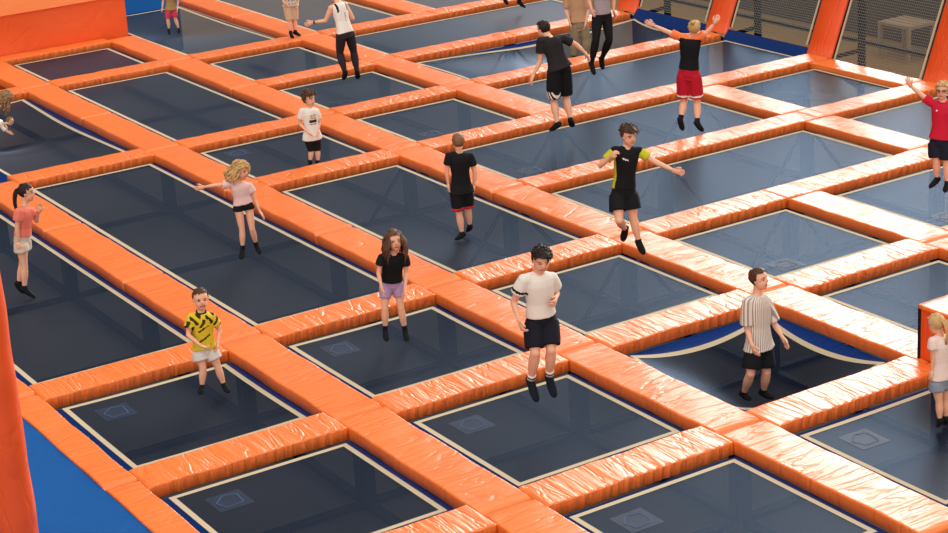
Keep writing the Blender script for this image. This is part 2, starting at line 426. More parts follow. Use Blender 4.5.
# ---------------------------------------------------------------- safety pads
def cushion(L, W, z0, z1, puff=.004, seed=0, gather=False):
    """a soft box of length L along local x, origin on its middle at bed height"""
    r = np.random.RandomState(seed)
    nx = max(4, int(L / (.018 if gather else .07))); rad = .016
    hw = W / 2
    prof = [(-hw, z0 + .006), (-hw, z1 - rad - .01)]
    for a in range(5): t = math.pi / 2 * a / 4; prof.append((-hw + rad - rad * math.cos(t), z1 - rad + rad * math.sin(t)))
    for y in (-1, -.5, 0, .5, 1): prof.append((y * (hw - rad - .012), z1 + puff * (1 - y * y)))
    for a in range(5): t = math.pi / 2 * (1 - a / 4); prof.append((hw - rad + rad * math.cos(t), z1 - rad + rad * math.sin(t)))
    prof += [(hw, z1 - rad - .01), (hw, z0 + .006), (hw - .006, z0), (-hw + .006, z0)]
    n = len(prof); mb = MB(); vs = []
    phs = r.rand(6) * 6.28
    for i in range(nx + 1):
        u = i / nx; x = -L / 2 + L * u
        e = min(1, min(u, 1 - u) * L / .02); e = math.sqrt(max(0, 1 - (1 - e) ** 2))
        wob = .002 * math.sin(x * 7 + phs[0]) + .0015 * math.sin(x * 13 + phs[1]) + .0012 * math.sin(x * 23 + phs[2])
        gph = x * 2 * math.pi / .125 + 2.3 * math.sin(x * 3.1 + phs[4]) + 1.6 * math.sin(x * 8.3 + phs[5])
        amp = (.5 + .5 * math.sin(x * 2.2 + phs[2])) * min(1, min(u, 1 - u) * L / .3)
        for (y, z) in prof:
            top = max(0, (z - z0) / (z1 - z0))
            ga = 0.0
            if gather and y > hw * .55:
                q = (y - hw * .55) / (hw * .45)
                ga = .008 * q * (.35 + .65 * amp) * max(-.6, math.sin(gph + 2.0 * top))
            zz = z0 + (z - z0) * (.90 + .10 * e) + wob * top * e + .0015 * top * math.sin(x * 9 + y * 14 + phs[3])
            vs.append((x, y + .005 * math.sin(x * 5 + phs[4]) * (1 if y > 0 else -1) + ga, zz + ga * .55 * top))
    mb.add(vs, [(i * n + j, (i + 1) * n + j, (i + 1) * n + (j + 1) % n, i * n + (j + 1) % n) for i in range(nx) for j in range(n)]
           + [tuple(range(n)), tuple(nx * n + j for j in range(n - 1, -1, -1))])
    return mb

def bed_at(c, x):
    """short name of the bed covering column c at x"""
    for (cc, k0, k1), v in BEDS.items():
        x1, x0 = tx(k0), bx(k1) + .415
        span = [cc]
        if v[0] < YR[cc] - .5: span = list(range(cc, 6 if v[0] < -20.5 else cc + 2))
        if c in span and x0 - .05 <= x <= x1 + .05: return v[3]
    return None

PADS = []   # collected first so that labels can tell pieces between the same two beds apart
def strip_seg(name, ka, kb, width=.55, xa=None, xb=None, y=None):
    """pad of strip `name` from beam row ka to beam row kb"""
    xa = bx(ka) if xa is None else xa; xb = bx(kb) if xb is None else xb
    y = SY[name] if y is None else y
    col = 'ABCDEF'.index(name) if name in SY else 5
    xm = (xa + xb) / 2
    l = bed_at(col - 1, xm) if col > 0 else 'the blue mat'; r = bed_at(col, xm)
    PADS.append(dict(x=xm, y=y, L=xa - xb - .006, W=width, rot=0.0, pair=(l, r), kind='long pad', cross=False))

for nm, segs in dict(A=[(4, 5), (5, 6), (6, 7), (7, 8), (8, 9)], B=[(3, 4), (4, 5), (5, 6), (6, 7), (7, 8), (8, 9)],
                     C=[(0, 1), (1, 2), (2, 3), (3, 4), (4, 5), (5, 6), (6, 7), (7, 8), (8, 9)],
                     D=[(0, 1), (1, 2), (2, 3), (3, 4), (4, 5), (5, 6), (6, 7), (7, 8), (8, 9)]).items():
    for a, b in segs:
        strip_seg(nm, a, b, .34 if nm == 'A' else .55)
for a, b in [(-1, 0), (0, 1), (1, 2), (2, 3)]: strip_seg('E', a, b)
strip_seg('E', 3, 4, xb=bx(4) + .26)
strip_seg('E', 6, 7, xa=bx(6) - .26); strip_seg('E', 7, 8)
strip_seg('F', -1, 0); strip_seg('F', 0, 1, xb=bx(1) + .26)
strip_seg('F', 4, 5, xa=bx(4) - .26, xb=bx(5) + .26); strip_seg('F', 5, 6, xa=bx(5) - .26, xb=bx(6) + .26)
PADS.append(dict(x=(bx(4) - .26 + bx(5) + .26) / 2, y=-22.17, L=bx(4) - bx(5) - .52, W=.44, rot=0.0, pair=('the net-foot bed', 'the net wall'), kind='long pad', cross=False))

def beam(k, y1, y0, c, w=.5):
    xk = bx(k)
    n_, f_ = bed_at(c, xk - .9), bed_at(c, xk + .9)
    PADS.append(dict(x=xk if w == .5 else xk - .05, y=(y1 + y0) / 2, L=y1 - y0 - .006, W=w, rot=math.pi / 2, pair=(n_, f_), kind='cross pad', cross=True))
e = .278
for k, c in [(6, 0), (7, 0), (8, 0), (1, 1), (3, 1), (6, 1), (7, 1), (8, 1), (1, 2), (3, 2), (4, 2), (6, 2), (7, 2), (8, 2), (1, 3), (2, 3), (3, 3), (6, 3), (7, 3)]:
    nm = 'ABCDEF'
    ya = SY[nm[c]] - (e if c else .17); yb = SY[nm[c + 1]] + e
    beam(k, ya, yb, c)
beam(0, SY['C'] - e, SY['D'] + e, 2, .40)
for k in (1, 2, 3):
    beam(k, SY['E'] - e, SY['F'], 4); beam(k, SY['F'], Y_I - .02, 5)
for k in (4, 5):
    beam(k, SY['D'] - e, SY['E'], 3); beam(k, SY['E'], SY['F'], 4); beam(k, SY['F'], Y_I - .1, 5)
beam(6, SY['E'] - e * 0 + .275, SY['F'], 4); beam(6, SY['F'], Y_I - .1, 5)
beam(7, SY['E'] - e, SY['F'], 4)

from collections import defaultdict
grp = defaultdict(list)
for p in PADS: grp[(p['kind'], p['pair'])].append(p)
for (kind, (a, b)), lst in grp.items():
    lst.sort(key=lambda p: (-p['x'], -p['y']))
    n = len(lst)
    for i, p in enumerate(lst):
        pos = '' if n == 1 else (', far piece' if i == 0 else ', near piece' if i == n - 1 else ', middle piece' if n == 3 else ', piece %d from the far end' % (i + 1))
        if n > 1 and p['cross']: pos = ', left piece' if i == 0 else ', right piece'
        a_, b_ = a or 'the frame edge', b or 'the frame edge'
        p['label'] = 'orange %s between %s and %s%s' % (kind, a_, b_, pos)
for i, p in enumerate(PADS):
    mb = cushion(p['L'], p['W'], Z_BOT, Z_TOP + (.004 if p['cross'] else 0), seed=i, gather=p['cross'])
    o = mb.build('safety_pad', M_cross if p['cross'] else M_strip, None, (p['x'], p['y'], 0), p['rot'])
    tag(o, p['label'], 'pad', 'orange pads between the trampolines')

# ---------------------------------------------------------------- steel frame below, seen through the woven mesh
FL = -1.0
root = empty('support_frame', (20, -12, FL))
tag(root, 'blue-grey steel frame of posts and floor rails seen through the trampoline meshes', 'frame')
def addpart(name, x0, x1, y0, y1, z0, z1, mat, parent, off):
    m = MB(); m.box(x0 - off[0], x1 - off[0], y0 - off[1], y1 - off[1], z0 - off[2], z1 - off[2])
    return m.build(name, mat, parent, smooth=False)
OFF = (20, -12, FL)
node = [(nm, k) for nm in 'BCD' for k in range(3, 9)] + [('E', k) for k in (1, 2, 3, 4, 6, 7)] + [('F', k) for k in (2, 3, 4, 5, 6)]
for nm, k in node:
    if nm in 'EF' or k < 9:
        addpart('post', bx(k) - .08, bx(k) + .08, SY[nm] - .08, SY[nm] + .08, FL, -.07, M_steel, root, OFF)
for nm in 'BCDEF':
    addpart('floor_rail', bx(9), bx(0 if nm != 'B' else 2), SY[nm] - .05, SY[nm] + .05, FL, FL + .09, M_steel, root, OFF)
for k in range(1, 9):
    addpart('cross_rail', bx(k) - .05, bx(k) + .05, -21.9 if k < 8 else -14, -6.0, FL, FL + .08, M_steel, root, OFF)
for nm, k in [('E', 4), ('E', 6), ('D', 4), ('D', 5), ('D', 6), ('F', 2), ('F', 3), ('F', 4), ('F', 5), ('E', 5)]:
    # raking braces from the head of the post down to the floor on both sides
    x, y = bx(k) - OFF[0], SY[nm] - OFF[1]
    if (nm, k) == ('E', 5): addpart('post', bx(k) - .08, bx(k) + .08, SY[nm] - .08, SY[nm] + .08, FL, -.07, M_steel, root, OFF)
    for sg in (-1, 1):
        m = MB(); m.tube([(x, y + sg * .05, .88), (x, y + sg * .75, .06)], [.03, .03], 8); m.build('brace', M_steel, root)

# ---------------------------------------------------------------- hall shell
m = MB(); m.box(-5, 75, -48, 14, FL - .1, FL); fl = m.build('floor', M_floor, smooth=False); tag(fl, kind='structure')
m = MB(); m.box(8, 75, -27.5, -27.3, FL, .6); w = m.build('wall_right', M_wall, smooth=False); tag(w, kind='structure')

m = MB(); m.box(9, 39.3, -22.6, -5.72, FL, FL + .02); f2 = m.build('floor_2', M_under, smooth=False); tag(f2, kind='structure')

# big orange platform at the top left
root = empty('padded_platform', (38.6, -11.5, FL)); tag(root, 'big raised orange platform with a sagging vinyl front at the top left', 'platform')
x0, x1, y0, y1, zt = 36.14, 41.2, -14.33, -7.0, .86
m = MB(); n = 26; vs = []
for i in range(n + 1):
    y = y0 + (y1 - y0) * i / n
    for j in range(9):
        z = FL + (zt - FL) * j / 8
        u = (y - y0)
        sag = .05 * math.sin(math.pi * max(0, z) / zt) * (math.sin(u * 1.1 + z * 3.0) * .7 + .4 * math.sin(u * 2.3 - z * 5)) if z > 0 else 0
        vs.append((x0 - 38.6 - sag * min(1, u * 2), y + 11.5, z - FL))
m.add(vs, [(i * 9 + j, i * 9 + j + 1, (i + 1) * 9 + j + 1, (i + 1) * 9 + j) for i in range(n) for j in range(8)])
m.box(x0 - 38.6 + .05, x1 - 38.6, y0 + 11.5, y1 + 11.5, 0, zt - FL - .02)
m.build('front_cover', M_block, root)
m = MB(); n = 12; vs = []
for i in range(n + 1):
    for j in range(n + 1):
        x = x0 - .03 + (x1 - x0) * i / n; y = y0 - .02 + (y1 - y0) * j / n
        vs.append((x - 38.6, y + 11.5, zt - FL + .012 * math.sin(x * 2.1) * math.sin(y * 1.7)))
m.add(vs, [(i * (n + 1) + j, (i + 1) * (n + 1) + j, (i + 1) * (n + 1) + j + 1, i * (n + 1) + j + 1) for i in range(n) for j in range(n)])
m.build('top_cover', M_strip, root)
m = MB()
m.box(-.3, 1.2, -2.62, -2.6, zt - FL - .01, zt - FL + .012); m.build('seam', M_block, root, smooth=False)

# blue base pads
def wedge(name, pts, label, cat, mat):
    """pts: profile points (a list of 3-d rings)"""
    m = MB(); n = len(pts[0]); vs = [v for r in pts for v in r]
    c = np.mean(np.array(vs), axis=0); c[2] = min(v[2] for v in vs)
    vs = [(v[0] - c[0], v[1] - c[1], v[2] - c[2]) for v in vs]
    k = len(pts)
    m.add(vs, [(i * n + j, (i + 1) * n + j, (i + 1) * n + (j + 1) % n, i * n + (j + 1) % n) for i in range(k - 1) for j in range(n)]
          + [tuple(range(n)), tuple((k - 1) * n + j for j in range(n - 1, -1, -1))])
    o = m.build(name, mat, None, tuple(c), smooth=False); return tag(o, label, cat)
for k, lab in [(1, 'blue pad at the foot of the net, behind the tan-clad adult'), (2, 'blue pad at the foot of the net, left of the red-shorts jumper'), (3, 'blue pad at the foot of the net, right of the red-shorts jumper')]:
    xa, xb = bx(k) - .3, bx(k + 1) + .3
    if k == 1: continue
    rings = [[(x, Y_I - .02, -.02), (x, -22.45, .17), (x, -22.475, .10), (x, -22.475, FL), (x, Y_I - .02, FL)] for x in np.linspace(xa, xb, 8)]
    wedge('base_pad', rings, lab, 'pad', M_bluepad)
rings = [[(38.5, y, -.02), (38.8, y, .5), (39.3, y, .5), (39.3, y, FL), (38.5, y, FL)] for y in np.linspace(-16.5, -14.45, 6)]
wedge('base_pad', rings, 'bright blue pad at the top left behind the pink-shorts child', 'pad', M_bluemat)

# slanted orange wall pads and the net between them
YB = -22.42; LEAN = .40; HT = 2.6
NET0 = {2: .14, 3: .14, 4: -.05}
def on_wall(x, h, out=0.0): return (x, YB - LEAN * h - out, Z_TOP - .02 + h)
WPX = {2: 'topmost left slanted orange wall pad, behind the skinny-trousers jumper', 3: 'slanted orange wall pad right behind the red-shorts jumper',
       4: 'slanted orange wall pad between the two large net panels', 5: 'slanted orange wall pad at the right edge above the red-polo boy'}
for k in (2, 3, 4, 5):
    xc = bx(k); m = MB(); nz = 12; vs = []
    for i in range(nz + 1):
        h = HT * i / nz
        hw = .30
        bow = .012 * math.sin(i * 1.7 + k)
        ring = [(-hw, -.05), (-hw, .03), (-hw + .05, .06), (0, .075 + bow), (hw - .05, .06), (hw, .03), (hw, -.05)]
        for a, b in ring:
            p = on_wall(xc + a, h); vs.append((p[0] - xc, p[1] + b * .93 - YB, p[2] + b * .37 - Z_TOP))
    n = 7
    m.add(vs, [(i * n + j, i * n + (j + 1) % n, (i + 1) * n + (j + 1) % n, (i + 1) * n + j) for i in range(nz) for j in range(n)]
          + [tuple(range(n)), tuple(nz * n + j for j in range(n - 1, -1, -1))])
    o = m.build('wall_pad', M_wallpad, None, (xc, YB, Z_TOP)); tag(o, WPX[k], 'pad', 'slanted orange pads on the net wall')
NETL = {1: 'net panel at the top, left of the first slanted orange pad', 2: 'net panel behind the red-shorts jumper at the top edge', 3: 'large net panel between the second and third slanted orange pads',
        4: 'large net panel at the top right above the orange foot pad', }
for k in (2, 3, 4):
    xa, xb = bx(k) - .36, bx(k + 1) + .36
    xm = (xa + xb) / 2
    root = empty('safety_net', (xm, YB, FL)); tag(root, NETL[k], 'net', 'net panels of the slanted wall')
    def W(x, h, out=0.0):
        p = on_wall(x, h, out); return (p[0] - xm, p[1] - YB, p[2] - FL)
    m = MB(); m.add([W(xa, NET0[k]), W(xb, NET0[k]), W(xb, HT), W(xa, HT)], [(0, 1, 2, 3)])
    me = m.mesh('net'); uv = me.uv_layers.new(name='UVMap')
    for li, (u, v) in enumerate([(0, 0), (xa - xb, 0), (xa - xb, HT + .1), (0, HT + .1)]): uv.data[li].uv = (u, v)
    link('net', me, M_net, root)
    for x, s in ((xa, -1), (xb, 1)):
        n0 = max(0, NET0[k]); m = MB(); m.add([W(x, n0, -.012), W(x + s * .045, n0, -.012), W(x + s * .045, HT, -.012), W(x, HT, -.012)], [(0, 1, 2, 3)])
        m.build('edge_tape', M_tape, root, smooth=False)
        m = MB(); m.add([W(x, n0, .01), W(x - s * .07, n0, .01), W(x - s * .07, HT, .01), W(x, HT, .01)], [(0, 1, 2, 3)])
        m.build('dark_gap_strip', M_dark, root, smooth=False)  # dark sheet standing in for the shade in the gap beside the wall pad
fr = empty('net_frame', (bx(3), -23.5, FL)); tag(fr, 'dark steel frame of posts and rails behind the slanted net wall', 'frame')
for k in (2, 3, 4, 5):
    ox = bx(k) + .10 - bx(3)
    m = MB(); m.box(ox - .05, ox + .05, -.05, .05, 0, 3.6); m.build('post', M_dark, fr, smooth=False)
    m = MB(); m.box(ox - 2.66, ox - .05, -.03, .03, 1.10, 1.17); m.build('rail', M_dark, fr, smooth=False)
    m = MB(); m.tube([(ox + .05, 0, .96), (ox + .75, .1, .72)], [.04, .04], 8); m.build('brace', M_dark, fr)
    m = MB(); m.tube([(ox + .05, .05, .30), (ox + .15, .95, 1.0)], [.04, .04], 8); m.build('brace', M_dark, fr)

# long table standing beyond the net
root = empty('table', (26.75, -26.5, FL)); tag(root, 'tan table standing on the hall floor behind the large right net panel', 'table')
m = MB(); m.box(-.42, .42, -.36, .36, .66, .72); m.build('tabletop', M_tan, root, smooth=False)
for sx in (-.38, .38):
    for sy in (-.32, .32):
        m = MB(); m.box(sx - .035, sx + .035, sy - .035, sy + .035, 0, .66); m.build('leg', M_tan, root, smooth=False)

# orange divider block on the right edge
DX1, DX0, DY1, DY0, DZ = 13.70, 10.2, -13.84, -14.36, .70
root = empty('padded_divider', (12, -14.3, FL)); tag(root, 'raised orange padded block at the right edge in front of the small ponytail girl', 'divider')
m = MB(); m.box(DX0 - 12, DX1 - 12, DY0 + 14.3, DY1 + 14.3, Z_TOP + .008 - FL, DZ - FL - .03); m.build('side_cover', M_wallpad, root, smooth=False)
cb = cushion(DX1 - DX0 + .04, DY1 - DY0 + .04, DZ - .05, DZ, seed=77)
o = link('top_pad', cb.mesh('top_pad'), M_strip, root, ((DX0 + DX1) / 2 - 12, (DY0 + DY1) / 2 + 14.3, -FL))
m = MB(); m.box(DX1 - 12 - .005, DX1 - 12 + .02, DY1 + 14.3 - .02, DY1 + 14.3 + .02, Z_TOP - FL, DZ - FL - .04); m.build('dark_corner_strip', M_dark, root, smooth=False)  # dark strip standing in for the black gap along the block's corner

# blue floor mat and the padded post at the left
m = MB(); nx_, ny_ = 40, 10; vs = []
for i in range(nx_ + 1):
    for j in range(ny_ + 1):
        x = 10.5 - 15 + 12.0 * i / nx_; y = -1.4 + 2.95 * (j / ny_) - 1.29
        vs.append((x, y, .004 * math.sin(x * 3 + y * 5) + (.004 * math.sin(y * 9))))
b0 = len(vs)
m.add(vs, [(i * (ny_ + 1) + j, (i + 1) * (ny_ + 1) + j, (i + 1) * (ny_ + 1) + j + 1, i * (ny_ + 1) + j + 1) for i in range(nx_) for j in range(ny_)])
m.box(-4.5, 7.5, -2.69, .26, -1.07, -.02)
o = m.build('floor_mat', M_bluemat, None, (15, -3.0, .07)); tag(o, 'bright blue mat at the bottom left beside the orange edge pad', 'mat')
root = empty('padded_post', (15.24, -4.46, .07)); tag(root, 'tall orange padded post at the bottom left corner', 'post')
m = MB(); zs = np.linspace(0, 4.2, 40)
m.tube([(0 + .004 * math.sin(z * 9), .004 * math.sin(z * 7), z) for z in zs], [.185 + .0015 * math.sin(z * 11) for z in zs], 24); m.build('pad_sleeve', M_wallpad, root)

# body joints of the people: height, ground point, facing, head facing, head pitch, then world x y z per joint (metres)
PEOPLE = {
 'coral': [1.5, 22.496, -7.144, 0, -0.61, -0.792, -0.539, -0.842, 0, 22.479, -7.197, 0.755, 22.452, -7.281, 1.172, 22.441, -7.318, 1.325, 22.44, -7.318, 1.466, 22.435, -7.334, 1.225, 22.417, -7.149, 0.725, 22.338, -7.153, 1.158, 22.352, -7.109, 0.944, 22.354, -7.101, 0.757, 22.354, -7.101, 0.658, 22.415, -7.155, 0.436, 22.427, -7.119, 0.132, 22.392, -7.23, 0.001, 22.541, -7.244, 0.725, 22.573, -7.389, 1.064, 22.539, -7.432, 0.931, 22.452, -7.44, 1.068, 22.444, -7.465, 1.149, 22.562, -7.177, 0.402, 22.586, -7.102, 0.154, 22.573, -7.143, 0.026],
 'yellow': [1.25, 18.103, -7.573, 0, -0.976, 0.22, -0.976, 0.22, 0, 18.089, -7.605, 0.51, 18.085, -7.615, 0.931, 18.083, -7.619, 1.076, 18.079, -7.629, 1.194, 18.084, -7.618, 0.959, 18.103, -7.542, 0.485, 18.11, -7.497, 0.894, 18.082, -7.434, 0.718, 17.907, -7.49, 0.635, 17.869, -7.528, 0.614, 18.047, -7.548, 0.317, 18.06, -7.516, 0.094, 17.981, -7.446, 0.058, 18.075, -7.669, 0.485, 18.066, -7.72, 0.862, 18.067, -7.795, 0.682, 17.988, -7.726, 0.584, 17.993, -7.713, 0.533, 18.026, -7.709, 0.295, 18.007, -7.753, 0.068, 17.899, -7.753, 0.022],
 'pink': [1.33, 21.94, -9.904, 0, -0.987, 0.162, -0.86, -0.511, -5, 21.908, -9.973, 0.731, 21.921, -9.945, 1.038, 21.908, -9.975, 1.184, 21.903, -9.986, 1.309, 21.9, -9.991, 1.067, 21.92, -9.905, 0.705, 21.939, -9.817, 1.035, 22.033, -9.656, 1.038, 22.092, -9.527, 1.027, 22.121, -9.463, 1.022, 21.885, -9.908, 0.412, 21.892, -9.893, 0.139, 21.796, -9.814, 0.051, 21.897, -10.041, 0.705, 21.899, -10.083, 0.967, 21.877, -10.129, 0.764, 21.812, -10.154, 0.62, 21.796, -10.189, 0.547, 21.846, -10.032, 0.409, 21.922, -10.108, 0.143, 21.833, -10.111, 0.048],
 'blackgirl': [1.36, 18.059, -9.943, 0, -0.946, 0.323, -0.957, 0.29, -5, 18.059, -9.943, 0.706, 17.967, -9.943, 1.082, 17.932, -9.945, 1.233, 17.967, -9.944, 1.358, 17.909, -9.966, 1.124, 18.082, -9.876, 0.679, 18.009, -9.816, 1.05, 18.016, -9.762, 0.881, 17.917, -9.734, 0.747, 17.895, -9.733, 0.664, 18.043, -9.822, 0.421, 18.076, -9.824, 0.142, 17.985, -9.782, 0.058, 18.036, -10.01, 0.679, 17.927, -10.068, 1.012, 17.926, -10.07, 0.831, 17.852, -9.996, 0.683, 17.863, -9.976, 0.595, 17.976, -9.993, 0.411, 17.988, -10.034, 0.114, 17.896, -9.995, 0.029],
 'whitetee': [1.68, 15.063, -9.896, 0, -0.973, 0.23, -0.949, 0.314, -22, 15.033, -9.941, 1.141, 14.984, -9.906, 1.65, 14.92, -9.896, 1.805, 14.963, -9.939, 1.923, 14.902, -9.886, 1.671, 15.053, -9.856, 1.107, 15.016, -9.748, 1.606, 15.119, -9.683, 1.362, 14.991, -9.658, 1.204, 14.936, -9.652, 1.132, 14.924, -9.78, 0.852, 15.057, -9.796, 0.503, 14.977, -9.809, 0.296, 15.013, -10.026, 1.107, 14.962, -10.05, 1.569, 15.041, -10.149, 1.364, 14.9, -10.036, 1.368, 14.839, -9.982, 1.356, 14.886, -9.946, 0.852, 15.003, -9.986, 0.512, 14.928, -9.992, 0.309],
 'green': [1.6, 17.69, -13.097, 0, -0.93, 0.367, -0.997, 0.079, -8, 17.756, -13.008, 1.194, 17.722, -13.054, 1.735, 17.714, -13.065, 1.883, 17.71, -13.071, 2.016, 17.7, -13.084, 1.748, 17.787, -12.931, 1.162, 17.767, -12.921, 1.722, 17.837, -12.742, 1.558, 17.662, -12.776, 1.693, 17.606, -12.803, 1.761, 17.655, -12.857, 0.895, 17.857, -13.088, 0.681, 17.88, -13.057, 0.53, 17.726, -13.086, 1.162, 17.673, -13.194, 1.677, 17.531, -13.302, 1.56, 17.316, -13.424, 1.47, 17.242, -13.49, 1.446, 17.67, -13.077, 0.878, 17.636, -13.123, 0.557, 17.561, -13.14, 0.425],
 'stripe': [1.55, 14.952, -12.668, -0.5, -1, 0.005, -0.941, -0.338, 5, 14.94, -12.682, 0.158, 14.95, -12.67, 0.752, 14.937, -12.685, 0.911, 14.948, -12.673, 1.046, 14.915, -12.711, 0.796, 14.941, -12.601, 0.127, 14.939, -12.521, 0.706, 14.958, -12.53, 0.401, 14.808, -12.475, 0.258, 14.752, -12.479, 0.188, 14.901, -12.524, -0.114, 15.058, -12.556, -0.408, 14.972, -12.594, -0.462, 14.94, -12.762, 0.127, 14.965, -12.814, 0.632, 14.928, -12.889, 0.363, 14.795, -12.89, 0.245, 14.754, -12.909, 0.166, 14.893, -12.74, -0.153, 14.975, -12.767, -0.42, 14.871, -12.828, -0.477],
 'backboy': [1.42, 20.702, -12.508, 0, 0.961, -0.278, 0.961, -0.278, 0, 20.685, -12.537, 0.674, 20.685, -12.536, 1.177, 20.686, -12.535, 1.301, 20.685, -12.536, 1.421, 20.688, -12.531, 1.194, 20.664, -12.607, 0.646, 20.643, -12.681, 1.096, 20.619, -12.72, 0.868, 20.633, -12.697, 0.686, 20.642, -12.681, 0.559, 20.717, -12.636, 0.363, 20.763, -12.677, 0.107, 20.851, -12.685, 0.014, 20.705, -12.466, 0.646, 20.721, -12.402, 1.143, 20.743, -12.366, 0.93, 20.738, -12.373, 0.752, 20.735, -12.378, 0.624, 20.695, -12.482, 0.348, 20.682, -12.504, 0.055, 20.72, -12.403, -0.008],
 'man': [1.76, 23.424, -16.015, 0, 0.997, -0.076, 0.936, 0.352, -5, 23.41, -16.036, 1.246, 23.52, -15.963, 1.681, 23.608, -15.941, 1.789, 23.623, -15.938, 1.911, 23.662, -15.933, 1.665, 23.403, -16.127, 1.211, 23.479, -16.187, 1.63, 23.413, -16.372, 1.512, 23.341, -16.479, 1.38, 23.311, -16.522, 1.292, 23.468, -16.174, 0.73, 23.353, -16.165, 0.394, 23.487, -16.289, 0.242, 23.417, -15.945, 1.211, 23.521, -15.798, 1.644, 23.531, -15.784, 1.351, 23.557, -15.657, 1.135, 23.581, -15.622, 1.037, 23.472, -15.952, 0.709, 23.366, -15.931, 0.369, 23.478, -15.856, 0.265],
 'redshorts': [1.7, 22.461, -17.745, 0, 0.639, -0.77, 0.449, -0.893, 15, 22.458, -17.748, 1.001, 22.435, -17.778, 1.561, 22.373, -17.808, 1.683, 22.354, -17.815, 1.803, 22.406, -17.814, 1.567, 22.39, -17.805, 0.967, 22.323, -17.859, 1.534, 22.242, -17.962, 1.636, 22.184, -18.035, 1.745, 22.156, -18.071, 1.816, 22.413, -17.857, 0.53, 22.319, -17.781, 0.227, 22.308, -17.877, 0.083, 22.526, -17.692, 0.967, 22.561, -17.678, 1.543, 22.689, -17.515, 1.638, 22.805, -17.369, 1.737, 22.874, -17.281, 1.791, 22.563, -17.726, 0.54, 22.483, -17.585, 0.287, 22.478, -17.624, 0.114],
 'redboy': [1.45, 17.266, -17.741, 0, -0.533, 0.846, -0.562, 0.827, 0, 17.269, -17.739, 0.978, 17.252, -17.755, 1.498, 17.26, -17.747, 1.638, 17.258, -17.749, 1.78, 17.264, -17.743, 1.511, 17.332, -17.699, 0.949, 17.368, -17.686, 1.469, 17.5, -17.585, 1.597, 17.582, -17.505, 1.696, 17.604, -17.485, 1.762, 17.278, -17.682, 0.712, 17.302, -17.728, 0.453, 17.338, -17.623, 0.354, 17.205, -17.779, 0.949, 17.135, -17.824, 1.466, 17.066, -17.892, 1.295, 17.029, -17.788, 1.15, 17.004, -17.713, 1.046, 17.176, -17.765, 0.683, 17.166, -17.775, 0.412, 17.133, -17.695, 0.321],
 'blonde': [1.22, 12.453, -12.871, 0, 0.995, -0.104, 0.988, 0.157, -12, 12.451, -12.873, 0.522, 12.463, -12.862, 0.967, 12.49, -12.835, 1.075, 12.487, -12.839, 1.179, 12.522, -12.833, 0.978, 12.444, -12.936, 0.498, 12.455, -12.983, 0.88, 12.432, -13.006, 0.703, 12.488, -13.035, 0.53, 12.522, -13.052, 0.427, 12.448, -12.933, 0.263, 12.444, -12.936, 0.07, 12.482, -12.969, -0.017, 12.457, -12.81, 0.498, 12.459, -12.75, 0.94, 12.45, -12.759, 0.758, 12.46, -12.75, 0.616, 12.468, -12.742, 0.548, 12.433, -12.833, 0.285, 12.427, -12.84, 0.082, 12.462, -12.847, -0.002],
 'printtee': [1.24, 25.238, -12.685, 0, -0.993, 0.116, -0.932, -0.364, 0, 25.22, -12.721, 0.467, 25.219, -12.721, 0.889, 25.221, -12.718, 1.018, 25.22, -12.721, 1.143, 25.213, -12.734, 0.903, 25.227, -12.657, 0.442, 25.232, -12.597, 0.861, 25.283, -12.563, 0.663, 25.097, -12.598, 0.554, 25.073, -12.646, 0.495, 25.214, -12.683, 0.233, 25.228, -12.654, 0.056, 25.206, -12.655, 0.013, 25.212, -12.785, 0.442, 25.216, -12.828, 0.82, 25.231, -12.865, 0.621, 25.134, -12.789, 0.533, 25.063, -12.733, 0.468, 25.211, -12.788, 0.221, 25.215, -12.778, 0.028, 25.199, -12.811, -0.002],
 'tank': [1.7, 28.769, -15.314, 0, 0.985, 0.173, 0.978, 0.207, -15, 28.768, -15.316, 1.064, 28.896, -15.29, 1.57, 29.027, -15.299, 1.689, 29.029, -15.294, 1.827, 29.079, -15.306, 1.562, 28.783, -15.404, 1.03, 28.937, -15.446, 1.492, 28.883, -15.548, 1.258, 29.133, -15.61, 1.127, 29.265, -15.643, 1.057, 28.849, -15.493, 0.688, 28.746, -15.474, 0.344, 28.788, -15.502, 0.211, 28.753, -15.229, 1.03, 28.874, -15.139, 1.495, 28.926, -15.041, 1.289, 29.029, -14.847, 1.278, 29.086, -14.74, 1.239, 28.865, -15.231, 0.705, 28.748, -15.238, 0.375, 28.808, -15.231, 0.242],
 'skinny': [1.68, 25.617, -18.373, 0, -0.995, 0.098, -0.995, 0.098, 0, 25.581, -18.423, 1.347, 25.578, -18.427, 1.922, 25.572, -18.436, 2.07, 25.569, -18.44, 2.201, 25.568, -18.442, 1.962, 25.59, -18.336, 1.314, 25.595, -18.252, 1.88, 25.654, -18.221, 1.628, 25.548, -18.197, 1.464, 25.467, -18.179, 1.337, 25.512, -18.239, 0.96, 25.662, -18.235, 0.522, 25.596, -18.242, 0.336, 25.572, -18.51, 1.314, 25.557, -18.608, 1.83, 25.556, -18.661, 1.572, 25.513, -18.618, 1.376, 25.499, -18.637, 1.291, 25.471, -18.48, 0.917, 25.797, -18.541, 0.515, 25.803, -18.566, 0.337],
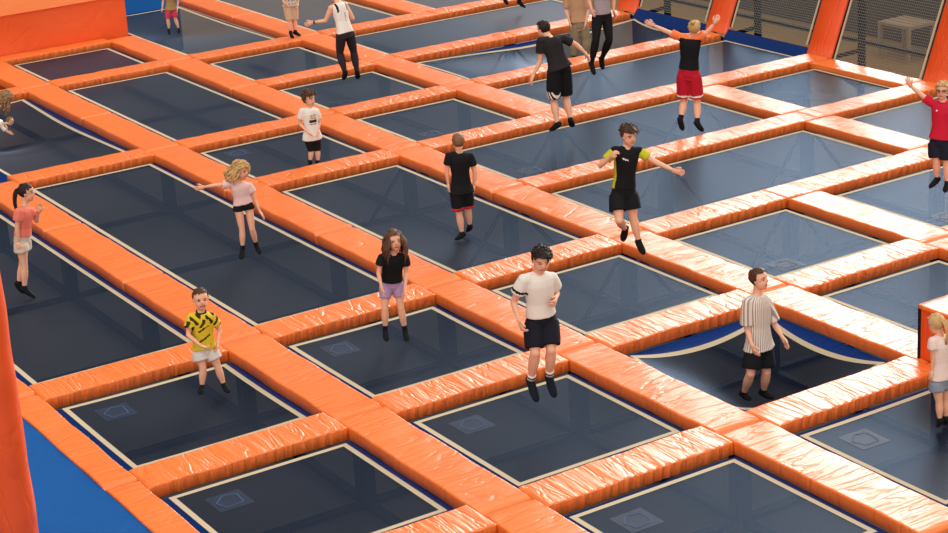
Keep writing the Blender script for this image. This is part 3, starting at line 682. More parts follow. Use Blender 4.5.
 'beige': [1.66, 29.03, -20.39, -0.35, -0.89, 0.455, -0.89, 0.455, 0, 29.04, -20.377, 0.337, 29.052, -20.358, 0.968, 29.048, -20.364, 1.136, 29.045, -20.37, 1.294, 29.051, -20.36, 1.015, 29.079, -20.3, 0.303, 29.127, -20.209, 0.916, 29.15, -20.178, 0.627, 29.034, -20.169, 0.409, 29.025, -20.181, 0.295, 29.072, -20.309, 0.03, 29.091, -20.282, -0.265, 29.022, -20.207, -0.326, 29, -20.453, 0.303, 28.974, -20.512, 0.889, 28.946, -20.551, 0.595, 28.902, -20.441, 0.384, 28.918, -20.418, 0.263, 28.979, -20.483, 0.034, 28.975, -20.489, -0.266, 28.883, -20.447, -0.326],
 'beigeshorts': [1.4, 33.222, -16.558, 0.09, -0.998, -0.061, -0.998, -0.061, 0, 33.227, -16.546, 0.745, 33.221, -16.558, 1.11, 33.217, -16.567, 1.22, 33.212, -16.576, 1.332, 33.216, -16.568, 1.125, 33.223, -16.473, 0.717, 33.211, -16.415, 1.095, 33.23, -16.377, 0.923, 33.125, -16.363, 0.813, 33.106, -16.4, 0.742, 33.212, -16.496, 0.437, 33.214, -16.492, 0.177, 33.109, -16.477, 0.089, 33.232, -16.619, 0.717, 33.23, -16.706, 1.047, 33.213, -16.74, 0.859, 33.159, -16.669, 0.74, 33.113, -16.609, 0.64, 33.235, -16.612, 0.425, 33.239, -16.605, 0.17, 33.175, -16.688, 0.101],
 'pinkshorts': [1.08, 36.067, -15.278, -0.06, -0.975, 0.224, -0.975, 0.224, 0, 36.07, -15.272, 0.454, 36.063, -15.288, 0.771, 36.059, -15.298, 0.868, 36.054, -15.309, 0.979, 36.061, -15.292, 0.775, 36.082, -15.218, 0.432, 36.088, -15.177, 0.744, 36.107, -15.134, 0.606, 36.071, -15.089, 0.495, 36.082, -15.064, 0.416, 36.093, -15.193, 0.241, 36.094, -15.19, 0.027, 36.04, -15.164, -0.059, 36.057, -15.327, 0.432, 36.038, -15.398, 0.717, 36.027, -15.424, 0.571, 35.99, -15.383, 0.459, 35.961, -15.351, 0.372, 36.054, -15.335, 0.244, 36.035, -15.379, 0.015, 35.983, -15.348, -0.065],
 'feet': [1.6, 32.064, -21.001, 0, -0.979, -0.204, -0.979, -0.204, 0, 32.112, -20.928, 1.026, 32.118, -20.92, 1.585, 32.11, -20.931, 1.733, 32.109, -20.933, 1.881, 32.106, -20.938, 1.614, 32.095, -20.847, 0.994, 32.095, -20.737, 1.554, 32.146, -20.66, 1.321, 32.035, -20.646, 1.137, 31.961, -20.637, 1.014, 32.092, -20.76, 0.672, 32.139, -20.78, 0.312, 32.092, -20.814, 0.199, 32.129, -21.01, 0.994, 32.137, -21.107, 1.497, 32.106, -21.155, 1.254, 32.028, -21.091, 1.072, 31.974, -21.047, 0.946, 32.034, -21.008, 0.642, 32.094, -21.099, 0.214, 32.051, -21.201, 0.09],
 'crouch': [1.6, 30.125, -9.201, 0, -0.53, -0.848, -0.53, -0.848, -45, 30.17, -9.054, 0.491, 30.05, -9.448, 0.714, 29.996, -9.625, 0.791, 29.966, -9.722, 0.836, 30.012, -9.572, 0.673, 30.1, -9.01, 0.459, 29.912, -9.343, 0.668, 29.938, -9.26, 0.496, 29.907, -9.256, 0.318, 29.883, -9.254, 0.177, 30.031, -9.234, 0.215, 30.118, -8.95, 0.136, 30.148, -8.85, 0.066, 30.241, -9.098, 0.459, 30.198, -9.519, 0.615, 30.267, -9.463, 0.41, 30.318, -9.468, 0.213, 30.354, -9.473, 0.074, 30.165, -9.348, 0.216, 30.256, -9.048, 0.139, 30.287, -8.947, 0.069],
 'toddler': [0.8, 30.961, -9.754, -0.09, -0.492, -0.87, -0.492, -0.87, 5, 31.009, -9.603, 0.13, 30.928, -9.859, 0.094, 30.9, -9.948, 0.127, 30.885, -9.995, 0.199, 30.9, -9.947, 0.041, 30.973, -9.582, 0.114, 30.857, -9.811, 0.051, 30.824, -9.849, -0.012, 30.807, -9.903, -0.057, 30.795, -9.941, -0.08, 30.958, -9.628, -0.047, 31.01, -9.463, -0.06, 31.04, -9.367, -0.073, 31.045, -9.623, 0.114, 31.003, -9.894, 0.048, 31.034, -9.928, -0.034, 31.055, -9.963, -0.087, 31.045, -9.995, -0.109, 31.022, -9.698, -0.021, 31.076, -9.524, -0.033, 31.106, -9.428, -0.046],
}
JN0 = ['pelvis', 'neck', 'head', 'top', 'chin']; JN1 = ['hip', 'sh', 'el', 'wr', 'tip', 'kn', 'an', 'toe']
def unpack(a):
    j = {}; i = 9
    for n in JN0: j[n] = a[i:i + 3]; i += 3
    for s in 'RL':
        for n in JN1: j[n + s] = a[i:i + 3]; i += 3
    return dict(h=a[0], G=a[1:4], f=a[4:6], hf=a[6:8], hp=a[8], J=j)
PEOPLE = {k: unpack(a) for k, a in PEOPLE.items()}

# ---------------------------------------------------------------- people
def V3(a): return np.array(a, float)
def unit(v): return v / (np.linalg.norm(v) + 1e-9)
SKIN = {}
def skin(name, rgb):
    m, nt, b = nodes('skin_' + name); c = lin(rgb)
    tc = nt.nodes.new('ShaderNodeTexCoord'); nz = nt.nodes.new('ShaderNodeTexNoise'); nz.inputs['Scale'].default_value = 9
    nt.links.new(tc.outputs['Object'], nz.inputs['Vector'])
    mx = nt.nodes.new('ShaderNodeMix'); mx.data_type = 'RGBA'
    mx.inputs[6].default_value = (*[x * .88 for x in c], 1); mx.inputs[7].default_value = (*[min(1, x * 1.08) for x in c], 1)
    nt.links.new(nz.outputs['Fac'], mx.inputs[0]); nt.links.new(mx.outputs[2], b.inputs['Base Color'])
    b.inputs['Roughness'].default_value = .55; b.inputs['Specular IOR Level'].default_value = .3
    return m
SK_fair = skin('fair', (230, 172, 140))
M_eye = fabric('eye_dark', (40, 28, 24), .3, .05); M_white = fabric('eye_white', (225, 215, 205), .4, .03)
M_lip = fabric('lip_red', (176, 96, 84), .5, .05); M_brow = fabric('brow_brown', (92, 62, 44), .8, .1)

def hand(mb, wr, tip, side, palm_n, h, curl):
    """palm, four fingers and a thumb; side points to the thumb"""
    d = unit(tip - wr); L = .102 * h; s = unit(side - d * (side @ d)); n = unit(np.cross(d, s))
    if n @ palm_n < 0: n = -n
    pw, pt = .0235 * h, .0105 * h
    mb.tube([wr - d * .01 * h, wr + d * .012 * h, wr + d * .03 * h, wr + d * .052 * h, wr + d * .056 * h], [(.017 * h, .012 * h), (.019 * h, .0125 * h), (pw, pt * 1.15), (pw, pt), (pw * .8, pt * .6)], 10, side=s)
    ln = [.036, .042, .040, .030]
    for i in range(4):
        off = (.017 - i * .0113) * h; fan = (.10 - i * .07)
        b = wr + d * (.05 - abs(i - 1.2) * .002) * h + s * off
        c = curl * (.8 + .15 * i); l = ln[i] * h; r = .0058 * h
        d0 = unit(d + s * fan); pts = [b]
        for f_, a in ((.45, .35), (.30, .9), (.25, 1.4)):
            dd = unit(d0 * math.cos(c * a) + n * math.sin(c * a)); pts.append(pts[-1] + dd * l * f_)
        mb.tube(pts, [r, r * .98, r * .9, r * .65], 7)
    b = wr + d * .016 * h + s * .018 * h
    t0 = unit(d * .75 + s * .65 + n * .2)
    p1 = b + t0 * .018 * h; p2 = p1 + unit(d * .9 + s * .35 + n * .25) * .016 * h; p3 = p2 + unit(d + n * .3) * .012 * h
    mb.tube([b - t0 * .006 * h, p1, p2, p3], [.0085 * h, .0075 * h, .0068 * h, .0045 * h], 7)

def make_person(key, label, spec, group=None):
    P = PEOPLE[key]; h = P['h']; G = V3(P['G']); J = {k: V3(v) - G for k, v in P['J'].items()}
    f = unit(V3([*P['f'], 0])); hf0 = unit(V3([*P['hf'], 0]))
    bw = spec.get('build', 1.0)
    pel, neck = J['pelvis'], J['neck']; up = unit(neck - pel); TL = np.linalg.norm(neck - pel)
    rt = unit(np.cross(f, [0, 0, 1.]))
    shr = unit(J['shR'] - J['shL']); hipr = unit(rt - up * (rt @ up))
    fwd = unit(np.cross(up, hipr)); 
    if fwd @ f < 0: fwd = -fwd
    shw = min(.125 * h, np.linalg.norm(J['shR'] - J['shL']) / 2)
    # torso rings: t in units of h above the pelvis, half width, half depth
    k = TL / (.30 * h)
    rings = [(-.050, .060, .050), (-.02, .083, .060), (.02, .084, .060), (.07, .079, .056), (.12, .074, .053), (.18, .081, .058), (.235, .088, .060), (.27, .082, .052), (.290, .060, .040), (.302, .034, .032)]
    def torso(mb, lo, hi, grow=0.0, scale=1.0, flare=0.0, n=20, hemw=.078):
        pts, rad = [], []
        lst = [r for r in rings if lo < r[0] < hi]
        def interp(t):
            for a, b in zip(rings, rings[1:]):
                if a[0] <= t <= b[0]:
                    q = (t - a[0]) / (b[0] - a[0]); return tuple(a[i] + (b[i] - a[i]) * q for i in range(3))
            return rings[0] if t < rings[0][0] else rings[-1]
        a = interp(lo); b = interp(hi)
        seq = [(lo, max(a[1], hemw if lo < .1 else 0), max(a[2], .060 if lo < .1 else 0))] + lst + [(hi, b[1], b[2])]
        for t, w, d in seq:
            fl = flare * max(0, (.10 - t) / .15)
            pts.append(pel + up * t * h * k); rad.append(((w * bw + fl) * h * scale + grow, (d * bw + fl * .7) * h * scale + grow))
        mb.tube(pts, rad, n, side=(hipr * .5 + shr * .5))
    limb = {}
    for s in 'RL':
        limb['a' + s] = [J['sh' + s], J['el' + s], J['wr' + s]]
        limb['l' + s] = [J['hip' + s], J['kn' + s], J['an' + s]]
    def along(ch, t):
        a, b, c = ch
        return a + (b - a) * t if t <= 1 else b + (c - b) * (t - 1)
    legr = [(0, .049), (.25, .048), (.6, .043), (.92, .034), (1.05, .033), (1.25, .036), (1.45, .034), (1.75, .024), (1.95, .0195), (2.0, .019)]
    armr = [(0, .028), (.2, .0285), (.55, .025), (.95, .0205), (1.1, .0215), (1.35, .020), (1.7, .0155), (1.95, .0125), (2.0, .0125)]
    def limb_tube(mb, ch, prof, t0, t1, grow=0.0, mul=1.0, n=14, flare=0.0, w=1.0):
        ts = [t for t, _ in prof if t0 < t < t1]; ts = [t0] + ts + [t1]
        def R(t):
            for (a, ra), (b, rb) in zip(prof, prof[1:]):
                if a <= t <= b: return ra + (rb - ra) * (t - a) / (b - a)
            return prof[0][1] if t < 0 else prof[-1][1]
        pts, rad = [], []
        for t in ts:
            fr = (t - t0) / (t1 - t0 + 1e-9)
            pts.append(along(ch, max(0, t)) + (unit(ch[0] - ch[1]) * (-t) * .1 * h if t < 0 else 0)); rad.append(R(t) * h * mul * w + grow + flare * fr * h)
        mb.tube(pts, rad, n)
    ch_child = spec.get('slim', 1.0)
    # ---- head
    hu = unit(J['top'] - J['chin']); hu = unit(hu * .45 + np.array([0, 0, 1.]) * .35 + unit(J['head'] - neck) * .2)
    hf = unit(hf0 - hu * (hf0 @ hu)); pit = math.radians(P['hp'])
    hf, hu = unit(hf * math.cos(pit) + hu * math.sin(pit)), unit(hu * math.cos(pit) - hf * math.sin(pit))
    hr = unit(np.cross(hf, hu)); HH = np.linalg.norm(J['top'] - J['chin']) * .98
    HH = min(HH, .185 * h if h < 1.45 else .155 * h)
    hc = (J['top'] + J['chin']) / 2
    ax = [hr, hf, hu]
    def hp_(x, y, z): return hc + hr * x * HH + hf * y * HH + hu * z * HH
    body = MB()
    torso(body, -.04, .302, 0, .88)
    for s in 'RL':
        limb_tube(body, limb['a' + s], armr, 0, 2.0, w=ch_child); body.ball(J['sh' + s], .033 * h * ch_child)
        body.ball(J['el' + s], .0215 * h * ch_child, 8, 6)
        limb_tube(body, limb['l' + s], legr, 0, 2.0, w=ch_child * (.84 if spec.get('shorts', {}).get('len', 0) > 1.5 else .95)); body.ball(J['hip' + s], .042 * h, 10, 8); body.ball(J['kn' + s], (.028 if spec.get('shorts', {}).get('len', 0) > 1.5 else .033) * h * ch_child, 10, 8)
        an, toe = J['an' + s], J['toe' + s]; td = unit(toe - an)
        body.tube([an - td * .02 * h, an + td * .03 * h, toe - td * .01 * h], [(.014 * h, .013 * h), (.015 * h, .012 * h), (.012 * h, .007 * h)], 10)
        body.tube([neck - up * .02 * h + (J['sh' + s] - neck) * .15, J['sh' + s] + up * .005 * h], [.034 * h, .028 * h], 10)
    nb = hp_(0, -.12, -.30)
    body.tube([neck - up * .03 * h, neck + (nb - neck) * .5, nb + hu * .08 * HH], [.036 * h, .031 * h, .031 * h], 14)
    body.ball(hp_(0, -.05, .13), (.345 * HH, .42 * HH, .36 * HH), 20, 14, ax)
    body.ball(hp_(0, .06, -.14), (.285 * HH, .30 * HH, .34 * HH), 18, 12, ax)
    body.ball(hp_(0, .17, -.35), (.15 * HH, .15 * HH, .12 * HH), 12, 8, ax)
    body.tube([hp_(0, .33, .10), hp_(0, .405, -.03), hp_(0, .37, -.09)], [.03 * HH, .05 * HH, .055 * HH], 8)
    for sx in (-1, 1): body.ball(hp_(sx * .335, -.02, .0), (.045 * HH, .085 * HH, .12 * HH), 8, 6, ax)
    body = remesh(body, .0095, 2)
    # paint the face
    cen = np.array([np.mean([body.v[i] for i in fc], axis=0) for fc in body.f])
    rel = cen - hc
    X, Y, Z = (rel @ hr) / HH, (rel @ hf) / HH, (rel @ hu) / HH
    mi = np.zeros(len(cen), int)
    face = (Y > .15) & (np.abs(X) < .5) & (np.abs(Z) < .6)
    for sx in (-1, 1):
        mi[face & (((X - sx * .145) / .05) ** 2 + ((Z - .045) / .030) ** 2 < 1)] = 1
        mi[face & (np.abs(X - sx * .15) < .09) & (np.abs(Z - .125) < .018)] = 3
    mi[face & (np.abs(X) < .115) & (np.abs(Z + .235) < .032)] = 2
    body.m = mi.tolist()
    for s, sg in (('R', 1), ('L', -1)):
        wr, tip = J['wr' + s], J['tip' + s]; d = unit(tip - wr)
        inward = -rt * sg
        sd = fwd if abs(d @ fwd) < .8 else np.array([0, 0, 1.])
        if s in spec.get('thumb_up', ''): sd = np.array([0, 0, 1.])
        hand(body, wr, wr + d, sd, inward, h, spec.get('curl', {}).get(s, .45))
    root = body.build('person', [spec.get('skin', SK_fair), M_eye, M_lip, M_brow], None, tuple(G)); tag(root, label, 'person', group)

    # ---- garments
    def paint(mb, fn, attr=False):
        c = np.array([np.mean([mb.v[i] for i in fc], axis=0) for fc in mb.f])
        r = c - pel
        A, B, T = (r @ hipr) / h, (r @ fwd) / h, (r @ up) / (h * k)
        arm = {}
        for s in 'RL':
            a, b = limb['a' + s][0], limb['a' + s][1]; ab = b - a; t = ((c - a) @ ab) / (ab @ ab); dist = np.linalg.norm(c - a - np.outer(t, ab), axis=1)
            arm[s] = np.where((dist < .062 * h) & ((A > .075) if s == 'R' else (A < -.075)), t, -9)
            a, b = limb['l' + s][0], limb['l' + s][1]; ab = b - a; t = ((c - a) @ ab) / (ab @ ab); dist = np.linalg.norm(c - a - np.outer(t, ab), axis=1)
            arm['l' + s] = np.where(((A > 0) if s == 'R' else (A <= 0)), t, -9)
        mb.m = [int(v) for v in fn(A, B, T, arm)]
    def garment(name, build, mats, fn=None, vox=.011, lab=None, sm=2):
        mb = MB(); build(mb); mb = remesh(mb, vox, sm)
        if fn: paint(mb, fn)
        o = mb.build(name, mats, root)
        if lab: o['label'] = lab
        return o
    sh = spec.get('shirt')
    if sh:
        def b(mb):
            torso(mb, sh.get('hem', -.02), .296, sh.get('grow', .016), 1.0, sh.get('flare', .006), 24, .094 if sh.get('hem', -.02) < .03 else .08)
            if sh.get('hem', -.02) < -.005:
                lo_ = sh.get('hem', -.02); g_ = sh.get('grow', .016)
                mb.tube([pel + up * t * h * k for t in (lo_, .0, .05)], [(.112 * h + g_, .076 * h + g_), (.104 * h + g_, .070 * h + g_), (.082 * h + g_, .057 * h + g_)], 24, side=hipr)
            for s in 'RL':
                if sh.get('sleeve', .55) > 0:
                    mb.tube([neck - up * .022 * h + (J['sh' + s] - neck) * .2, J['sh' + s] - up * .002 * h], [.042 * h, .036 * h], 12)
                    mb.ball(J['sh' + s], .037 * h, 12, 8)
                    limb_tube(mb, limb['a' + s], armr, 0, sh.get('sleeve', .55), .006, 1.15, flare=sh.get('sflare', .010))
                else:
                    mb.tube([neck - up * .03 * h + (J['sh' + s] - neck) * .2, neck + (J['sh' + s] - neck) * .62 - up * .01 * h], [.036 * h, .028 * h], 12)
        garment(sh.get('name', 't_shirt'), b, sh['mats'], sh.get('fn'), lab=sh.get('label'))
    st = spec.get('shorts')
    if st:
        def b(mb):
            torso(mb, -.055, st.get('waist', .06), st.get('grow', .010), 1.0, 0, 22)
            for s in 'RL':
                mb.ball(J['hip' + s], .051 * h * st.get('mul', 1.0), 12, 8)
                limb_tube(mb, limb['l' + s], legr, 0, st['len'], st.get('lgrow', .009), st.get('mul', 1.08), 18, st.get('flare', .012))
        garment(st.get('name', 'shorts'), b, st['mats'], st.get('fn'), lab=st.get('label'))
    so = spec.get('socks')
    if so:
        for s in 'RL':
            def b(mb):
                an, toe = J['an' + s], J['toe' + s]; td = unit(toe - an); ld = unit(J['kn' + s] - an)
                side = np.cross(td, ld); side = unit(side)
                dn = unit(np.cross(side, td));  dn = dn if dn @ ld < 0 else -dn
                mb.tube([an + dn * .008 * h - td * .034 * h, an + dn * .006 * h - td * .02 * h, an + dn * .004 * h + td * .015 * h, an * .45 + toe * .55 + dn * .004 * h, toe - td * .018 * h, toe],
                        [(.015 * h, .014 * h), (.024 * h, .027 * h), (.026 * h, .029 * h), (.029 * h, .022 * h), (.025 * h, .015 * h), (.012 * h, .008 * h)], 14, side=side)
                mb.ball(an, .027 * h, 10, 8)
                mb.tube([an + dn * .012 * h, an, an + ld * so['h'] * h], [.024 * h, .024 * h, .0235 * h], 12)
            garment('sock', b, so['mats'], vox=.009)
            if 'cuff' in so:
                an = J['an' + s]; ld = unit(J['kn' + s] - an); mb = MB(); h0 = so['h'] * h
                mb.tube([an + ld * (h0 - .004), an + ld * (h0 + .025), an + ld * (h0 + .055)], [.0255 * h, .0245 * h, .0265 * h], 16, mi=0)
                mb.tube([an + ld * (h0 + .022), an + ld * (h0 + .036)], [.0275 * h, .0275 * h], 16, mi=1)
                mb.build('sock_cuff', so['cuff'], root)
    # ---- hair
    hs = spec.get('hair')
    if hs:
        mb = MB(); r = np.random.RandomState(abs(hash_(key)) % 9999)
        n, m_ = 26, 18; idx = {}; vs = []
        thick = hs.get('thick', 1.10); line = hs.get('line', .36); nape = hs.get('nape', -.30)
        grid = {}
        for i in range(m_ + 1):
            ph = math.pi * i / m_ * .78
            for j in range(n):
                t = 2 * math.pi * j / n
                dx, dy, dz = math.sin(ph) * math.cos(t), math.sin(ph) * math.sin(t), math.cos(ph)
                px, py, pz = .345 * dx, -.05 + .42 * dy, .13 + .37 * dz
                grid[i, j] = (px, py, pz, dx, dy, dz)
        def keep(q):
            px, py, pz = q[:3]
            if py > .10: return pz > line - .06 * abs(px) / .3 + (.0)
            if py > -.08: return pz > line - .30 + (.10 - py) * -1.2 + .05
            return pz > nape
        cells = [(i, j) for i in range(m_) for j in range(n) if all(keep(grid[q]) for q in ((i, j), (i + 1, j), (i, (j + 1) % n), (i + 1, (j + 1) % n)))]
        rough = hs.get('rough', .05); nz = {}
        def vert(i, j, outer):
            if i == 0: j = 0
            kx = (i, j, outer)
            if kx not in idx:
                px, py, pz, dx, dy, dz = grid[i, j]
                if (i, j) not in nz: nz[i, j] = r.rand()
                g = (thick + rough * nz[i, j] * 2 + hs.get('quiff', 0) * max(0, dz) * max(0, dy + .25)) if outer else .93
                idx[kx] = len(vs); vs.append(hp_(px * g, -.05 + (py + .05) * g, .13 + (pz - .13) * g))
            return idx[kx]
        fs = []; cs = set(cells)
        for i, j in cells:
            j2 = (j + 1) % n
            q = [(i, j), (i + 1, j), (i + 1, j2), (i, j2)]
            def dd(l):
                o = []
                for x in l:
                    if x not in o: o.append(x)
                return o
            fo = dd([vert(a, b_, 1) for a, b_ in q]); fi = dd([vert(a, b_, 0) for a, b_ in q][::-1])
            if len(fo) > 2: fs.append(tuple(fo)); fs.append(tuple(fi))
            for (a, b_), nbc in (((q[0], q[1]), (i, (j - 1) % n)), ((q[1], q[2]), (i + 1, j)), ((q[2], q[3]), (i, j2)), ((q[3], q[0]), (i - 1, j))):
                if nbc not in cs and not (i == 0 and nbc[0] == -1):
                    w4 = dd([vert(*a, 1), vert(*b_, 1), vert(*b_, 0), vert(*a, 0)])
                    if len(w4) > 2: fs.append(tuple(w4))
        mb.add(vs, fs)
        # locks
        for q in range(hs.get('tufts', 40)):
            t = r.rand() * 6.28; ph = math.acos(1 - r.rand() * .8)
            dx, dy, dz = math.sin(ph) * math.cos(t), math.sin(ph) * math.sin(t), math.cos(ph)
            px, py, pz = .345 * dx, -.05 + .42 * dy, .13 + .37 * dz
            if not keep((px, py, pz)): continue
            b0 = hp_(px * thick, -.05 + (py + .05) * thick, .13 + (pz - .13) * thick)
            nrm = unit(hr * dx + hf * dy + hu * dz); tg = hr * r.randn() * .6 + hf * (.7 + r.randn() * .5) + hu * r.randn() * .5
            tg = unit(tg - nrm * (tg @ nrm)); dr = unit(tg + nrm * (.12 + r.rand() * hs.get('lift', .25)))
            l = hs.get('tuft_len', .10) * HH * (.6 + r.rand() * .8)
            mb.tube([b0 - dr * .03 * HH - nrm * .02 * HH, b0 + dr * l * .5 + nrm * .01 * HH, b0 + dr * l - nrm * .015 * HH], [.035 * HH, .042 * HH, .008 * HH], 6)
        # long strands
        ln = hs.get('long', 0)
        if ln:
            for q in range(hs.get('n', 60)):
                a = (r.rand() * 2 - 1) * math.radians(hs.get('spread', 125))
                dx, dy = math.sin(a), -math.cos(a)
                z0 = .30 * r.rand() + .02
                p = hp_(.36 * dx, -.05 + .43 * dy, z0); pts = [hp_(.25 * dx, -.05 + .3 * dy, .42), p]
                out = unit(hr * dx + hf * dy); L = ln * HH * (.75 + .4 * r.rand()); cu = hs.get('curl', .03)
                g = unit(-hu * .35 + np.array([0, 0, -.65]) + V3(hs.get('blow', (0, 0, 0))))
                st_ = 6; ph0 = r.rand() * 6.28
                for w_ in range(1, st_ + 1):
                    q_ = w_ / st_
                    wob = (hr * math.sin(ph0 + q_ * 7) + hf * math.cos(ph0 + q_ * 6)) * cu * HH
                    pts.append(p + g * L * q_ + out * (.10 + hs.get('flare', .12) * q_) * HH * (1.6 * q_ * (1 - q_) + .3) + wob)
                mb.tube(pts, [.03 * HH] + [.05 * HH] * 2 + [.048 * HH] * (st_ - 3) + [.035 * HH, .012 * HH][:2] + [.008 * HH] * (len(pts) - st_ - 1 - 1 + 0 if len(pts) > st_ + 1 else 0) if False else [(.05 if 0 < i < len(pts) - 2 else .025) * HH for i in range(len(pts))], 5)
        if 'tail' in hs:
            tb = hp_(0, -.47, .22); drop = hs['tail'] * HH
            mb.ball(hp_(0, -.46, .2), .10 * HH, 8, 6)
            for q in range(26):
                o = r.randn(3) * .05 * HH; pts = [tb + o * .3]
                bl = V3(hs.get('blow', (0, 0, 0)))
                for w_ in range(1, 7):
                    q_ = w_ / 6
                    pts.append(tb + o * (1 - .5 * q_) + (-hf * (.28 * math.sin(q_ * 2.4)) * HH) + np.array([0, 0, -1.]) * drop * q_ ** 1.4 + bl * HH * q_)
                mb.tube(pts, [.03 * HH, .05 * HH, .055 * HH, .05 * HH, .045 * HH, .03 * HH, .01 * HH], 5)
        if 'bun' in hs:
            for q in range(14): mb.ball(hp_(*(V3(hs['bun']) + r.randn(3) * .05)), (.07 + .05 * r.rand()) * HH, 7, 5)
        mb.build('hair', hs['mat'], root)
    for ex in spec.get('extra', []):
        mb = MB(); nm, mat = ex(mb, dict(J=J, h=h, hp=hp_, HH=HH, up=up, hipr=hipr, fwd=fwd, pel=pel, hr=hr, hf=hf, hu=hu, k=k))
        mb.build(nm, mat, root)
    return root

def hash_(s):
    v = 7
    for c in s: v = (v * 131 + ord(c)) % 1000003
    return v

def FB(name, rgb, **k): return fabric('cloth_' + name, rgb, **k)
BLACK = FB('black', (15, 16, 20)); NAVY = FB('dark_navy', (18, 20, 32)); WHITE = FB('white', (226, 220, 210)); SOCK = FB('sock_black', (14, 15, 20))
H_dark = fabric('hair_dark', (36, 26, 22), .55, .25, 30); H_brown = fabric('hair_brown', (74, 50, 36), .55, .3, 30)
H_lb = fabric('hair_light_brown', (122, 88, 58), .6, .3, 30); H_blond = fabric('hair_blond', (196, 158, 104), .6, .25, 30); H_mid = fabric('hair_mid_brown', (92, 62, 44), .55, .3, 30)
SHORT = lambda mat, **k: dict(dict(mat=mat, thick=1.07, rough=.035, tufts=70, tuft_len=.12, quiff=.12, line=.34), **k)
SOCKS = dict(h=.035, mats=[SOCK])
zero = lambda A, B, T, a: np.zeros(len(A))

def mat_stripes():
    m, nt, b = nodes('cloth_pinstripe'); N = nt.nodes.new; Lk = nt.links.new
    at = N('ShaderNodeAttribute'); at.attribute_name = 'across'
    mu = N('ShaderNodeMath'); mu.operation = 'MULTIPLY'; Lk(at.outputs['Fac'], mu.inputs[0]); mu.inputs[1].default_value = 2 * math.pi / .027
    si = N('ShaderNodeMath'); si.operation = 'SINE'; Lk(mu.outputs[0], si.inputs[0])
    mr = N('ShaderNodeMapRange'); mr.inputs['From Min'].default_value = .1; mr.inputs['From Max'].default_value = .5; Lk(si.outputs[0], mr.inputs['Value'])
    mx = N('ShaderNodeMix'); mx.data_type = 'RGBA'; mx.inputs[6].default_value = (*lin((222, 212, 198)), 1); mx.inputs[7].default_value = (*lin((150, 136, 126)), 1)
    Lk(mr.outputs[0], mx.inputs[0]); Lk(mx.outputs[2], b.inputs['Base Color']); b.inputs['Roughness'].default_value = .85; return m

# --- individual details
def fn_yellow(A, B, T, a):
    w = np.sin(A * 95 + 2.2 * np.sin(T * 60)) + np.sin(T * 85 + 2.0 * np.sin(A * 50))
    top = (T > .20) | (a['R'] > .05) | (a['L'] > .05)
    low = (np.sin(T * 75 + A * 40) > .8) & (T > .05)
    return ((w > .35) & top) * 1 + (low & ~top) * 1 * (np.abs(A) < .05)
def fn_green(A, B, T, a):
    slv = ((a['R'] > .12) | (a['L'] > .12)) & (np.abs(A) > .088)
    side = (A > .072) & (np.abs(B) < .030) & (T < .22)
    tick = (B > 0) & (np.abs(A - .022) < .022) & (np.abs(T - .238 - (A - .022) * .28) < .0045)
    return np.where(tick, 2, np.where(slv | side, 1, 0))
def fn_print(A, B, T, a):
    fr = (B > .01)
    y = fr & (np.abs(A + .005) < .040) & (np.abs(T - .215) < .030) & (np.sin(A * 220) + np.sin(T * 230) > -.4)
    d = fr & (np.abs(A + .005) < .048) & (np.abs(T - .165) < .013)
    d2 = fr & (np.abs(A + .005) < .044) & (np.abs(T - .135) < .010) & (np.sin(A * 330) > -.55)
    return np.where(d | d2, 2, np.where(y, 1, 0))
def fn_band(A, B, T, a): return ((a['R'] > .38) & (a['R'] < .48)) * 1
def fn_redback(A, B, T, a):
    q = np.maximum(a['lR'], a['lL']); return ((q > .70) & (q < .80)) * 1
def fn_redshorts(A, B, T, a):
    q = np.maximum(a['lR'], a['lL']); return ((q > .70) & (q < .77)) * 1
def fn_man(A, B, T, a):
    q = a['lL']; s = (A < -.055) & (q > .66) & (q < .93); return (s & (np.sin((B + .02) * 260 + q * 3) > .1)) * 1
def fn_redtop(A, B, T, a): return (((a['R'] > .0) | (a['L'] > .0)) & (np.abs(A) > .082) | (T > .285)) * 1
def fn_tank(A, B, T, a):
    st = (B < 0) & (T > .205) & (np.abs(np.abs(A) - .058) < .010)
    word = (B < 0) & (np.abs(A - .006) < .006) & (T > .10) & (T < .19) & (np.sin(T * 700) > -.3)
    return np.where(word, 2, st * 1)
def fn_crew(A, B, T, a): return ((T > .288) & (np.abs(A) < .05)) * 1

def glasses(mb, c):
    hp, HH = c['hp'], c['HH']
    for sx in (-1, 1):
        cx = sx * .15; pts = [hp(cx + .10 * math.cos(t), .375, .045 + .075 * math.sin(t)) for t in np.linspace(0, 2 * math.pi, 13)]
        mb.tube(pts, [.014 * HH] * 13, 5)
        mb.tube([hp(sx * .25, .36, .06), hp(sx * .36, .02, .05)], [.014 * HH] * 2, 5)
    mb.tube([hp(-.05, .385, .05), hp(.05, .385, .05)], [.014 * HH] * 2, 5)
    return 'glasses', M_dark
def chest_mark(mb, c):
    p = c['pel'] + c['up'] * .245 * c['h'] * c['k'] + c['hipr'] * .035 * c['h'] + c['fwd'] * (.058 * c['h'] + .02)
    mb.ball(p, (.014, .006, .014), 8, 6, [c['hipr'], c['fwd'], c['up']]); return 'chest_badge', WHITE
def collar(mat):
    def f_(mb, c):
        n = c['J']['neck']; h = c['h']; pts = [n + c['up'] * (.006 * h - .010 * h * math.cos(t)) + c['hipr'] * .040 * h * math.sin(t) + c['fwd'] * .038 * h * math.cos(t) for t in np.linspace(0, 2 * math.pi, 17)]
        mb.tube(pts, [.009 * h] * 17, 6); return 'collar', mat
    return f_
def watch(mb, c):
    w = c['J']['wrL']; d = unit(w - c['J']['elL']); mb.tube([w - d * .035, w - d * .01], [.0165 * c['h']] * 2, 12); return 'wristwatch', BLACK
